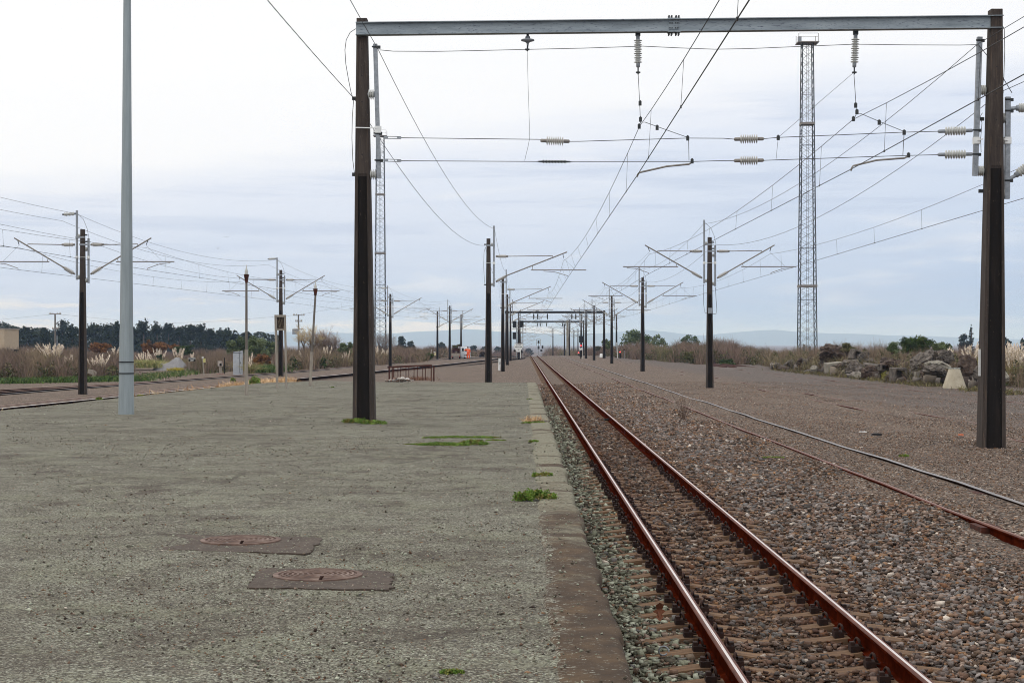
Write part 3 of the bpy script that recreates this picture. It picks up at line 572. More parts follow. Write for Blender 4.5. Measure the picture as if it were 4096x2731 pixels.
# ------------------------------------------------------------------ the portal over the main track and siding
K0 = .009; Y0 = F * K0; p = lambda u, v, dy=0.0: P(u, v, K0) + Vector((0, dy, 0))
gl, gr = P(837, 965, K0), P(2270, 1036, K0); gr.y -= .2
gt = empty('portal_gantry', (0, Y0, 0), 'near catenary portal of two dark concrete masts carrying a grey steel beam across the tracks', 'catenary portal')
mast_pole('portal_mast', (965 - 45) * K0, .452, .215, .44, .30, (790 - 400) * K0 + HC, gt, gl.z, x=gl.x, y=gl.y, lean=-.0052)
mast_pole('portal_mast', (1036 - 28) * K0, .50, .235, .46, .30, (790 - 384) * K0 + HC, gt, gr.z, x=gr.x, y=gr.y, lean=.0097, rec=.6)
bl, br = p(820, 71.5, -.20), p(2293.5, 57.5, -.30); dz = .30
def ibeam(mb, a, b, h, w, tf, tw):
    a, b = Vector(a), Vector(b)
    mb.bar(a + Vector((0, 0, h / 2)), b + Vector((0, 0, h / 2)), w, tf); mb.bar(a - Vector((0, 0, h / 2)), b - Vector((0, 0, h / 2)), w, tf)
    mb.bar(a, b, tw, h - tf - .001); return mb
bm_ = ibeam(MB(), bl, br, .245, .2, .016, .012).build('beam', MT['beam'], gt)
f = (1545 - 820) / (2293.5 - 820); sp_ = bl.lerp(br, f); mb = MB()
mb.box(sp_ + Vector((0, 0, .139)), (.26, .2, .012)); mb.box(sp_ - Vector((0, 0, .139)), (.26, .2, .012)); mb.box(sp_ + Vector((0, -.016, 0)), (.19, .012, .16))
mb.build('splice_plate', MT['beam'], bm_); mb = MB()
for sx in (-.1, -.045, .045, .1):
    for sy in (-.06, .06):
        for sz in (.15, -.15): mb.tube([sp_ + Vector((sx, sy, sz)), sp_ + Vector((sx, sy, sz + (.05 if sz > 0 else -.05)))], .018, 6)
    for zz in (-.05, .05): mb.tube([sp_ + Vector((sx * .8, -.02, zz)), sp_ + Vector((sx * .8, -.045, zz))], .013, 6)
mb.build('splice_bolts', MT['fitting'], bm_)
for (u0, v0, u1, v1, wu) in ((863, 104, 872, 411, .085), (2246.5, 88, 2236, 405, .10), (2311, 225, 2309, 458, .10)):
    MB().bar(p(u0, v0, -.12), p(u1, v1, -.12), wu, wu).build('bracket_tube', MT['galv'], gt)
for (u0, u1, v) in ((845.5, 861, 219), (850.5, 866, 402), (2262, 2247, 209), (2257, 2242.5, 394), (2292.5, 2305, 273), (2292, 2304, 446)):
    shed_mb(p(u0, v, -.1), p(u1, v, -.1), 3, .055, .112, .05).build('post_insulator', INS, gt)
for (u, v) in ((869.5, 297), (2239, 325), (2310, 325)):
    mb = MB().box(p(u, v + (3 if u < 900 else 0), -.13), (.13, .13, .14)); mb.bar(p(u, v, -.19), p(819 if u < 900 else 2296 if u > 2300 else 2250, v + (0 if u < 900 else -2), -.27), .014, .022); mb.build('clamp_band', MT['white'], gt)
for (u, v) in ((864, 111), (868, 308), (870, 370), (2245, 96), (2238, 301), (2237, 356), (2311, 231), (2311, 257), (2310, 416)):
    MB().tube([p(u - 8, v, -.175), p(u + 8, v, -.175)], .018, 6).box(p(u + 8, v + 1, -.16), (.06, .05, .06)).build('tube_bolt', MT['fitting'], gt)
for (u, v) in ((815, 228), (815, 402), (2296, 213), (2297, 394), (2252, 275), (2250, 440)): MB().box(p(u, v, -.1), (.09, .06, .07)).build('wire_clip', MT['fitting'], gt)
def jumper(pts, r=.008, dy=-.15): return MB().tube([p(u, v, dy) for u, v in pts], r, 6).build('jumper_cable', MT['wire'], gt)
jumper([(828, 71), (818, 70), (806, 78), (797, 95), (794, 118), (796, 150), (802, 185), (808, 215), (813, 229)], .007)
jumper([(814, 231), (811, 270), (810, 320), (812, 370), (816, 402)], .007)
jumper([(2286, 57), (2295, 58), (2302, 70), (2303, 120), (2301, 180), (2297, 211)], .007)
jumper([(2252, 262), (2247, 270), (2251, 285), (2248, 320), (2249, 352)], .006); jumper([(2296, 365), (2300, 372), (2298, 394)], .006)
MB().box(P(2244, 832, K0) + Vector((-.005, -.22, 0)), (.045, .02, .55)).build('paint_mark', MT['white'], gt)

def hung(name, label, cat, group, pts): return empty(name, p(*pts[0], -.15), label, cat, group)
h = hung('disc_insulator', 'bell-shaped disc insulator hanging from the left half of the portal beam', 'insulator', None, [(1212, 88)])
MB().lathe(p(1212, 86, -.15), p(1212, 108, -.15), [(0, .03), (.1, .05), (.25, .055), (.3, .06), (.38, .135), (.5, .14), (.62, .06), (.75, .025), (1, .02)], 16).build('bell', [MT['galv']], h)
MB().tube([p(1212, 80, -.15), p(1212, 87, -.15)], .03, 6).tube([p(1212, 107, -.15), p(1211, 121, -.15)], .02, 6).box(p(1211, 117, -.15), (.09, .05, .03)).build('hook', MT['fitting'], h)
for (u0, u1, v0, v1, lab) in ((1464, 1464.5, 82, 162, 'long ribbed insulator hanging from the portal beam over the main track'), (1962, 1959, 79, 162, 'long ribbed insulator hanging from the portal beam over the siding')):
    h = hung('suspension_insulator', lab, 'insulator', 'insulators hanging from the portal beam', [(u0, v0)])
    shed_mb(p(u0, v0 + 3, -.15), p(u1, v1 - 4, -.15), 11, .036, .086, .13, None, .14).build('sheds', INS, h)
    MB().box(p(u0, v0 - 1, -.15), (.1, .08, .09)).tube([p(u1, v1 - 5, -.15), p(u1, v1 + 12, -.15)], .016, 6).tube([p(u1, v1 + 6, -.15), p(u1, v1 + 9, -.15)], .05, 8).build('hook', MT['fitting'], h)
def wire(name, label, cat, segs, r=.007, fit=(), group=None, dy=-.15, part='wire'):
    root = empty(name, p(*segs[0][0], dy), label, cat, group); mb = MB()
    for s_ in segs: mb.tube([p(u, v, dy) for u, v in s_], r, 5)
    mb.build(part, MT['wire'], root)
    for f_ in fit:
        if f_[0] == 'i': shed_mb(p(f_[1], f_[2], dy), p(f_[3], f_[4], dy), 8, .033, .095, .2).build('insulator', BINS if f_[1] < 2100 else INS, root)
        elif f_[0] == 't': shed_mb(p(f_[1], f_[2], dy), p(f_[3], f_[4], dy), 8, .016, .04, .12).build('insulator', [MT['fitting'], MT['fitting']], root)
        elif f_[0] == 'b':
            mb = MB(); a_, c_ = p(f_[1], f_[2], dy), p(f_[3], f_[4], dy)
            for o_ in (-.022, .022): mb.tube([a_ + Vector((0, 0, o_)), c_ + Vector((0, 0, o_))], .008, 5)
            mb.box(a_, (.08, .04, .055)); mb.box(c_, (.08, .04, .055)); mb.build('turnbuckle', MT['galv'], root)
        elif f_[0] == 'c': MB().box(p(f_[1], f_[2], dy), (.06, .05, .09)).box(p(f_[1], f_[2] - 4, dy), (.03, .04, .05)).build('clamp', MT['fitting'], root)
    return root
wire('span_wire', 'upper cross-span wire with four ribbed insulators below the portal beam', 'span wire', [[(876, 317), (888, 318)], [(918, 318.5), (940, 319), (1240, 322.5), (1243, 325)], [(1305, 327), (1330, 327), (1578, 319.5), (1660, 320), (1685, 322)], [(1751, 321), (1785, 318), (2073, 306), (2152, 304)], [(2226, 300), (2237, 300)]],
     .0075, [('b', 888, 318, 918, 318.5), ('i', 1241, 325, 1308, 327), ('i', 1684, 322, 1752, 321), ('i', 2150, 304, 2230, 302), ('c', 1578, 320), ('c', 1785, 319), ('c', 2073, 307)])
wire('span_wire', 'lower cross-span wire holding the steady arms below the portal beam', 'span wire', [[(876, 370), (890, 370)], [(918, 371), (945, 371.5), (1236, 373)], [(1308, 373), (1590, 373), (1660, 371), (1686, 371)], [(1750, 370.5), (1980, 362.5), (2090, 359), (2152, 357.5)], [(2226, 356), (2237, 355)]],
     .0075, [('b', 888, 370, 918, 371), ('t', 1236, 373, 1310, 373.5), ('i', 1684, 371, 1752, 370), ('i', 2150, 357, 2230, 356), ('c', 1588, 372.5), ('c', 2083, 359)])
wire('earth_wire', 'thin earth wire strung straight under the portal beam', 'wire', [[(873, 118), (905, 121), (1000, 121.5), (1100, 119.5), (1205, 117), (1340, 114), (1475, 109.5), (1560, 113.5), (1640, 116.5), (1720, 115), (1850, 109.5), (1960, 105), (2080, 106.5), (2200, 107), (2238, 106)]], .007)
wire('drop_wire', 'hair-thin drop wire below the bell-shaped disc insulator', 'wire', [[(1211, 121), (1213, 200), (1216, 290), (1216.5, 320), (1213, 338), (1205, 371)]], .004)
wire('hanger_wire', 'bent hanger wire from the long insulator above the main track', 'wire', [[(1464.5, 170), (1468, 235), (1470, 284), (1480, 283), (1530, 301), (1578, 318)], [(1580, 320), (1581, 371)], [(1470, 284), (1466, 296)]], .0065, [('c', 1469, 240), ('c', 1470, 277), ('c', 1467, 293), ('c', 1508, 296)])
wire('hanger_wire', 'bent hanger wire from the long insulator above the siding', 'wire', [[(1958, 170), (1961, 215), (1964, 264), (1975, 264), (2020, 283), (2072, 304)], [(2073, 306), (2070, 359)], [(1964, 264), (1957, 278)]], .0065, [('c', 1962, 245), ('c', 1965, 260), ('c', 1957, 276), ('c', 2016, 284)])
wire('tie_wire', 'thin slanting wire from the insulator above the siding down to the upper cross-span wire', 'wire', [[(1955, 172), (1785, 318), (1780, 368)]], .004)
for pts, lab in (([(1590, 373), (1581, 379), (1530, 384), (1468, 398), (1464, 402), (1462, 408)], 'bent steady arm holding the contact wire of the main track under the span wires'), ([(2083, 360), (2074, 365), (2010, 370), (1956, 383), (1953, 388), (1951, 394)], 'bent steady arm holding the contact wire of the siding under the span wires')):
    st_ = MB().tube([p(u, v, -.15) for u, v in pts], .02, 8).build('steady_arm', MT['tube']); tag(st_, lab, 'steady arm', 'steady arms under the portal')

# distant portals
def portal(ul, ur, vbl, vbr, v, k, label):
    a, b = P(ul, vbl, k), P(ur, vbr, k); zt = HC + (VV - v) * k; o = empty('portal_gantry', (a.x, a.y, a.z), label, 'catenary portal', 'far portals across the tracks')
    for q in (a, b): mast_pole('portal_mast', zt - q.z + .3, .45, .25, .4, .3, q.z + 4.5, o, q.z, x=q.x, y=q.y)
    ibeam(MB(), (a.x - .2, a.y - .25, zt), (b.x + .2, b.y - .25, zt), .3, .22, .03, .02).build('beam', MT['tower'], o)
    for f_ in (.28, .32, .42, .67, .71):
        q = a.lerp(b, f_); MB().lathe((q.x, a.y - .2, zt - .2), (q.x, a.y - .2, zt - 1.1), [(0, .05), (.3, .12), (.7, .12), (1, .04)], 6).build('hanging_insulator', MT['fitting'], o)
    return o
portal(1163, 1387.5, 824, 823, 717, .0655, 'middle portal beyond the fourth masts spanning both tracks')
portal(1194, 1340.5, 815, 817, 738.5, .093, 'farthest portal near the crest with a thin dark beam')

# ------------------------------------------------------------------ overhead line along the tracks
def catenary(label, sup, r_c=.0085, r_m=.0065, drops=6, sag=.55, mess=True):
    """sup = list of (contact point, messenger point) supports along the track"""
    root = empty('overhead_line', sup[0][0], label, 'overhead line', 'overhead lines above the tracks')
    MB().tube([s_[0] for s_ in sup], r_c, 5).build('contact_wire', MT['wire'], root)
    pts = []
    for (c0, m0), (c1, m1) in zip(sup[:-1], sup[1:]):
        c0, m0, c1, m1 = map(Vector, (c0, m0, c1, m1)); n_ = 14
        for i in range(n_):
            t = i / n_; q = m0.lerp(m1, t); q.z -= 4 * sag * t * (1 - t); pts.append(q)
        for i in range(drops):
            t = (i + .5) / drops; a_, b_ = m0.lerp(m1, t), c0.lerp(c1, t); a_.z -= 4 * sag * t * (1 - t)
            MB().tube([a_, b_], .0045, 4).box(b_, (.02, .05, .04)).build('dropper', MT['wire'], root)
    pts.append(Vector(sup[-1][1])); MB().tube(pts, r_m, 5).build('messenger_wire', MT['wire'], root); return root
def sup(key, s_, dx=0.0):
    o = MASTS[key]; q = 3.0 if key[0] in 'RM' and key not in ('R6', 'R9', 'R10', 'M5', 'M6') else 3.95; rz = 5.5 if q == 3.0 else 5.34
    return (local(key, s_ * (q + dx), 0, rz), local(key, s_ * (q - .05 + dx if q == 3.0 else 3.72), 0, 6.48 if q == 3 else 6.18))
gc, gm = P(1462, 405, K0) + Vector((0, -.15, 0)), P(1468, 292, K0) + Vector((0, -.15, 0))
catenary('overhead line above the main track, nearest contact wire crossing the portal', [((2.2, -12, 5.1), (2.2, -12, 6.2)), (gc, gm)] + [sup(k_, 1) for k_ in ('N1', 'N2', 'N3', 'N4', 'N5', 'F0', 'F1', 'F2')], drops=7, sag=.5)
gc, gm = P(1951, 391, K0) + Vector((0, -.15, 0)), P(1956, 277, K0) + Vector((0, -.15, 0))
catenary('overhead line above the siding, passing the right half of the portal', [((6.4, -12, 5.15), (6.4, -12, 6.2)), (gc, gm)] + [sup(k_, -1) for k_ in ('R1', 'R2', 'R3', 'R4', 'R5', 'R8')], drops=7, sag=.5)
catenary('overhead line above the buried track, right of the double-arm masts', [((12.3, 34.9, 5.2), (12.3, 34.9, 6.2))] + [sup(k_, 1) for k_ in ('R1', 'R2', 'R3', 'R4', 'R5', 'R8')], drops=7, sag=.45)
catenary('overhead line above the curved track by the platform on the left', [((-20.6, 28, 5.2), (-20.6, 28, 6.3))] + [sup(k_, 1) for k_ in ('M1', 'M2', 'M3', 'M4')], drops=7, sag=.5)
catenary('overhead line above the outer curved track by the scrub', [((-26.2, 32, 5.2), (-26.2, 32, 6.3))] + [sup(k_, -1) for k_ in ('M1', 'M2', 'M3', 'M4')], drops=7, sag=.5)
def aerial(label, pts, sag, r=.007):
    mb = MB(); q = []
    for a_, b_, s_ in zip(pts[:-1], pts[1:], sag):
        a_, b_ = Vector(a_), Vector(b_)
        for i in range(16):
            t = i / 16; c_ = a_.lerp(b_, t); c_.z -= 4 * s_ * t * (1 - t); q.append(c_)
    q.append(Vector(pts[-1])); o = MB().tube(q, r, 5).build('aerial_wire', MT['wire']); return tag(o, label, 'wire', 'aerial wires along the masts')
aerial('aerial wire from the left portal bracket tube to the single-arm mast tops', [(-3.3, -12, 8.6), p(870, 117, -.15)] + [local(k_, .3, 0, 7.8) for k_ in ('N1', 'N2', 'N3', 'N4', 'N5')], [.4, .75, .6, .5, .5, .4])
aerial('aerial wire along the left sides of the portal mast and the single-arm masts', [(-4.4, -12, 7.3), p(815, 229, -.15)] + [local(k_, -.18, 0, 6.95) for k_ in ('N1', 'N2', 'N3', 'N4')], [.35, .8, .6, .5, .5])
aerial('aerial wire from the right portal bracket tube to the double-arm mast tops', [(9.3, -12, 8.4), p(2239, 106, -.2)] + [local(k_, -.3, 0, 7.95) for k_ in ('R1', 'R2', 'R3', 'R4')], [.4, .75, .6, .5, .5])
aerial('aerial wire clipped to the right side of the portal mast and the double-arm masts', [(10.4, -12, 7.4), p(2298, 212, -.1)] + [local(k_, .2, 0, 6.95) for k_ in ('R1', 'R2', 'R3', 'R4')], [.4, .95, .6, .5, .5])
aerial('topmost aerial wire over the left curved tracks', [(-23.2, 30, 8.8), local('M1', -.3, 0, 8.0), local('M2', -.3, 0, 8.0), local('M3', -.3, 0, 8.0), local('M4', -.3, 0, 8.0)], [.5, .8, .8, .7])
aerial('second aerial wire over the left curved tracks, on the feeder insulators', [(-24.2, 30, 8.2), local('M1', -.95, 0, 7.68), local('M2', -.95, 0, 7.68), local('M3', -.95, 0, 7.68), local('M4', -.95, 0, 7.6)], [.45, .8, .8, .7])
aerial('third aerial wire over the left curved tracks, clipped to the masts', [(-22.6, 30, 7.3), local('M1', .2, 0, 6.8), local('M2', .2, 0, 6.8), local('M3', .2, 0, 6.8), local('M4', .2, 0, 6.8)], [.35, .7, .7, .6])
tag(MB().tube([p(2241, 107, -.2), p(2280, 160, -.3), p(2318, 217, -.2)], .008, 5).build('link_wire', MT['wire']), 'short wire linking the tops of the two right bracket tubes', 'wire')
for (pts, lab, b0) in (([(2313, 252), (2330, 250), (2380, 250)], 'upper insulated tie right of the portal cut by the picture edge', 0), ([(2313, 413), (2328, 405), (2385, 360)], 'lower insulated strut right of the portal cut by the picture edge', 1)):
    o = empty('cantilever_arm', p(*pts[0], -.12), lab, 'cantilever arm', 'arms right of the portal')
    shed_mb(p(*pts[1], -.12), p(*[pts[1][i] + (pts[2][i] - pts[1][i]) * .95 for i in (0, 1)], -.12), 9, .055, .1, .12).build('insulator', INS, o)
    MB().tube([p(*pts[0], -.12), p(*pts[1], -.12)], .04, 8).build('clamp', MT['galv'], o)
    MB().tube([p(*pts[2], -.12), p(*pts[2], -.12) + Vector((2.6, 0, 0 if not b0 else 1.5))], .03, 8).build('arm_tube', MT['tube'], o)
# ------------------------------------------------------------------ plants
def cpal(pal): return np.array([S(*c)[:3] for c in pal])
def quads(ctr, size, n_asp=1.0, nrm=None):
    n = len(ctr); a = R.standard_normal((n, 3)); a /= np.linalg.norm(a, axis=1)[:, None]; b = np.cross(a, R.standard_normal((n, 3))); b /= np.linalg.norm(b, axis=1)[:, None]
    s = size[:, None] / 2; V = np.stack([ctr - a * s, ctr - b * s * n_asp * .7, ctr + a * s, ctr + b * s * n_asp * .7], 1).reshape(-1, 3)
    return V, np.arange(n * 4).reshape(-1, 4)
def lump_pts(lumps, n, shell=.55):
    L = np.array(lumps, float); vol = (L[:, 3] * L[:, 4] * L[:, 5]) ** (2 / 3.); i = R.choice(len(L), n, p=vol / vol.sum())
    d = R.standard_normal((n, 3)); d /= np.linalg.norm(d, axis=1)[:, None]; r = (shell + (1 - shell) * R.random(n)) ** .7 * (1 + .12 * R.standard_normal(n))
    return L[i, :3] + d * r[:, None] * L[i, 3:6], i
def foliage(name, lumps, n, size, pal, parent=None, asp=1.0, mat='leaf', org=(0, 0, 0), shell=.5):
    c, i = lump_pts(lumps, n, shell); pc = cpal(pal); base = pc[R.integers(0, len(pc), len(lumps))][i] * .6 + pc[R.integers(0, len(pc), n)] * .4
    V, FA = quads(c, size * R.uniform(.6, 1.4, n), asp); return npmesh(name, V, FA, MT[mat], parent, org, col=np.repeat(base * R.uniform(.75, 1.25, (n, 1)), 4, 0))
def stalks(name, base, h, col, w, tilt=.25, twigs=3, curve=.15, mat='stalk', parent=None, org=(0, 0, 0), tiptwig=.35):
    """thin tapering stems with side twigs: base (n,3), h (n), col (n,3)"""
    n = len(base); d = np.stack([R.normal(0, tilt, n), R.normal(0, tilt, n), np.ones(n)], 1); d /= np.linalg.norm(d, axis=1)[:, None]
    side = np.cross(d, R.standard_normal((n, 3))); side /= np.linalg.norm(side, axis=1)[:, None]; bend = R.standard_normal((n, 3)) * curve; bend[:, 2] = -np.abs(bend[:, 2]) * .5
    p0, p1 = base, base + d * (h * .55)[:, None]; p2 = base + (d + bend * .8) * h[:, None]; ww = (w * R.uniform(.7, 1.3, n))[:, None]
    V = [np.stack([p0 - side * ww / 2, p0 + side * ww / 2, p1 + side * ww * .4, p1 - side * ww * .4, p1 - side * ww * .4, p1 + side * ww * .4, p2 + side * ww * .12, p2 - side * ww * .12], 1).reshape(-1, 3)]; CL = [np.repeat(col, 8, 0)]
    for t in range(twigs):
        f = R.uniform(tiptwig, 1.0, n)[:, None]; q = np.where(f < .55, p0 + (p1 - p0) * f / .55, p1 + (p2 - p1) * (f - .55) / .45); dd = d + R.standard_normal((n, 3)) * .55; dd /= np.linalg.norm(dd, axis=1)[:, None]
        e = q + dd * (h * R.uniform(.12, .32, n))[:, None]; V.append(np.stack([q - side * ww * .3, q + side * ww * .3, e + side * ww * .12, e - side * ww * .12], 1).reshape(-1, 3)); CL.append(np.repeat(col * R.uniform(.8, 1.2, (n, 1)), 4, 0))
    V = np.concatenate(V); return npmesh(name, V, np.arange(len(V)).reshape(-1, 4), MT[mat], parent, org, col=np.concatenate(CL))
def belt(name, kn, n, pal, depth=.1, w=.035, hj=(.45, 1.05), zb=-.85, under=None, tilt=.22, urange=None):
    """a strip of scrub through (u, k, v of its top); depth = how far it reaches back, as a share of the distance"""
    kn = np.array(kn, float); u = R.uniform(kn[0, 0], kn[-1, 0], n); kk = np.interp(u, kn[:, 0], kn[:, 1]) * (1 + .04 * np.sin(u / 13.) * .6); f = R.random(n)
    top = np.interp(u, kn[:, 0], kn[:, 2]); k = kk * (1 + depth * f); x, y = (u - UV) * k, F * k; z0 = np.minimum(zb, -.5) + drop(y)
    H = np.maximum(HC + (VV - top) * kk - z0, .3) * (1 + .18 * np.sin(u / 9. + 1) * np.sin(u / 23.)) * (.7 + .3 * f ** .5)
    pc = cpal(pal); patch = (np.sin(u / 17.) + np.sin(u / 41. + 2) + R.normal(0, .8, n) + 2.5) / 5; ci = np.clip((patch * len(pc)).astype(int), 0, len(pc) - 1)
    o = stalks(name, np.stack([x, y, z0], 1), H * R.uniform(*hj, n), pc[ci] * R.uniform(.75, 1.25, (n, 1)), w * kk / .04, tilt); o['kind'] = 'stuff'
    if under:
        m = int(n * under[0]); u = R.uniform(kn[0, 0], kn[-1, 0], m); kk = np.interp(u, kn[:, 0], kn[:, 1]); k = kk * (1 + depth * .8 * R.random(m)); top = np.interp(u, kn[:, 0], kn[:, 2]); y = F * k
        z0 = np.minimum(zb, -.5) + drop(y); H = HC + (VV - top) * kk - z0; z = z0 + H * under[1] * R.random(m) ** 1.2 * (.6 + .4 * np.sin(u / 11.) ** 2)
        V, FA = quads(np.stack([(u - UV) * k, y, z], 1), under[2] * R.uniform(.6, 1.5, m)); pc = cpal(under[3])
        o = npmesh('undergrowth', V, FA, MT['leaf'], col=np.repeat(pc[R.integers(0, len(pc), m)] * R.uniform(.7, 1.3, (m, 1)), 4, 0)); o['kind'] = 'stuff'
BRN = [(118, 98, 88), (98, 82, 73), (132, 112, 97), (108, 92, 75), (84, 71, 62)]; TAN = [(142, 124, 100), (118, 102, 82), (102, 87, 73), (126, 107, 94), (88, 80, 57)]
GRN = [(70, 78, 44), (86, 88, 52), (60, 66, 40), (98, 92, 62)]; BRU = [(96, 82, 66), (112, 98, 78), (84, 76, 54), (78, 80, 48)]
belt('scrub', [(-60, .0295, 806), (60, .0300, 806), (120, .0302, 800), (200, .0308, 812), (255, .0315, 816), (305, .0320, 834)], 24000, TAN + BRN, .35, .035, under=(1.1, .6, .16, BRU + GRN))
belt('scrub', [(-60, .05, 800), (60, .05, 796), (160, .052, 800), (240, .053, 806), (330, .056, 812), (430, .058, 808), (520, .058, 800)], 18000, BRN, .5, .03, under=(.7, .6, .22, [(92, 78, 72), (84, 74, 62), (104, 88, 80)]))
belt('scrub', [(425, .0365, 838), (450, .0365, 824), (490, .0370, 806), (520, .0380, 812), (545, .040, 815), (575, .042, 815), (610, .042, 815)], 11000, TAN, .3, .03, under=(.8, .5, .16, BRU))
belt('scrub', [(630, .0400, 812), (660, .0400, 800), (700, .0405, 795), (740, .042, 790), (780, .044, 792), (820, .046, 793), (870, .047, 796), (930, .050, 797), (985, .055, 800)], 26000, BRN + TAN, .45, .03, under=(.9, .6, .18, BRU + GRN))
belt('scrub', [(940, .058, 799), (1000, .064, 797), (1040, .072, 800), (1085, .084, 805), (1125, .1, 806), (1180, .125, 806), (1215, .15, 806)], 8000, BRN, .5, .03, zb=-.6, under=(.8, .7, .3, BRU + [(96, 84, 72)]))
belt('scrub', [(1250, .16, 806), (1262, .135, 797), (1285, .12, 803), (1330, .098, 801), (1362, .085, 799), (1385, .078, 797), (1420, .0668, 789), (1460, .0605, 785), (1510, .0545, 787), (1535, .0515, 792), (1560, .0492, 786), (1600, .0456, 780), (1640, .0465, 777), (1690, .0448, 779), (1715, .0435, 790), (1735, .042, 798)], 30000, BRN + [(140, 116, 106), (92, 92, 62), (112, 104, 76)], .28, .03, zb=-.5, under=(1.5, .6, .17, BRU + GRN))
belt('scrub', [(1700, .0445, 793), (1735, .0425, 801), (1770, .039, 802), (1810, .0368, 802), (1850, .0345, 795), (1900, .0318, 791), (1960, .0298, 787), (2000, .0278, 786), (2040, .0264, 790), (2100, .0248, 792), (2160, .0236, 794), (2220, .0228, 803), (2290, .021, 806), (2380, .02, 806)], 30000, BRN + TAN + [(94, 92, 60)], .45, .026, zb=-.3, under=(1.3, .8, .13, BRU + GRN))
def tufts(name, pts, n, h, pal, spread, w=.012, tilt=.45, kind='stuff', parent=None, twigs=0):
    """grass blades round the points (x, y, z)"""
    p_ = np.array(pts, float)[R.integers(0, len(pts), n)] + np.stack([R.normal(0, spread, n), R.normal(0, spread, n), np.zeros(n)], 1); pc = cpal(pal)
    o = stalks(name, p_, h * R.uniform(.4, 1.2, n), pc[R.integers(0, len(pc), n)] * R.uniform(.75, 1.25, (n, 1)), w, tilt, twigs, .35, 'leaf', parent)
    if kind and parent is None: o['kind'] = kind
    return o
GG = [(58, 82, 34), (78, 102, 44), (46, 66, 30), (92, 106, 58)]; DRY = [(206, 172, 130), (184, 146, 104), (222, 196, 158), (160, 124, 88)]
ps = [P(u, 876 - u * .012 + dv, .0272 + u * 6e-6) for u in range(-40, 310, 6) for dv in (0, 1) if math.sin(u / 19) + math.sin(u / 7.3 + 1) > -.7]
for q in ps: q.z = -.86
tufts('grass', ps, 7000, .4, GG, .8, .045)
ps = [P(u, 0, k) for u, k in [(330 + 7 * i, .0305 + i * .0004) for i in range(24)] for _ in (0,)]
for q in ps: q.z = -.86
tufts('grass', ps, 2600, .4, GG + [(132, 126, 88)], .7, .045)
ps = [P(u, 0, .0365) for u in range(596, 640, 5)]
for q in ps: q.z = -.8
tufts('grass', ps, 1800, .75, GG + [(128, 140, 84)], .5, .05)
ps = [Vector((XN(y_) + .45 + random.uniform(-.1, .3), y_, -.92)) for y_ in np.concatenate([np.linspace(53.5, 58, 16), np.linspace(91, 96, 26), np.linspace(99, 109, 50), np.linspace(76, 88, 6)])]
tufts('dry_grass', ps, 3000, .5, DRY, .22, .03, .5)
ps = [Vector((XN(y_) + .5, y_, -.92)) for y_ in np.linspace(62, 76, 30)]
tufts('dry_grass', ps, 500, .12, [(150, 86, 56), (170, 110, 76)], .2, .03, .6)
# grassy mound and gravel heap left of the sign
def mound(name, c, rx, ry, h, mat, label, cat, n=26, jag=.08):
    V, FA = [], []
    for j in range(n):
        for i in range(n):
            x, y = i / (n - 1) * 2 - 1, j / (n - 1) * 2 - 1; r = min(1, math.hypot(x, y)); z = h * max(0, (1 - r ** 1.6)) * (1 + .25 * math.sin(x * 5 + y * 3)) + random.uniform(-1, 1) * jag * h * (r < .95); V.append((c[0] + x * rx, c[1] + y * ry, c[2] + z))
    FA = [(j * n + i, j * n + i + 1, (j + 1) * n + i + 1, (j + 1) * n + i) for j in range(n - 1) for i in range(n - 1)]
    o = npmesh(name, V, FA, mat, None, c, smooth=True); return tag(o, label, cat)
hp = P(398, 0, .041); hp.z = -.9; mound('gravel_heap', hp, 1.9, 3.5, 1.05, noisy('grey_gravel', [(.3, S(92, 90, 92)), (.5, S(126, 124, 124)), (.75, S(160, 158, 156))], 9, 8, .95, bump=.8, bscale=14, bdist=.1), 'grey gravel heap beyond the curving overgrown siding', 'gravel heap')
tufts('grass', [(hp.x + random.uniform(-4.4, -1.2), hp.y + random.uniform(-3, 2), -.6) for _ in range(60)], 3400, .75, [(150, 148, 96), (132, 134, 82), (168, 158, 110), (112, 120, 66)], .5, .06)
tufts('grass', [(hp.x + random.uniform(.9, 1.8), hp.y - 4, -.85) for _ in range(10)], 400, .35, [(190, 170, 60), (150, 140, 60)], .3, .05)

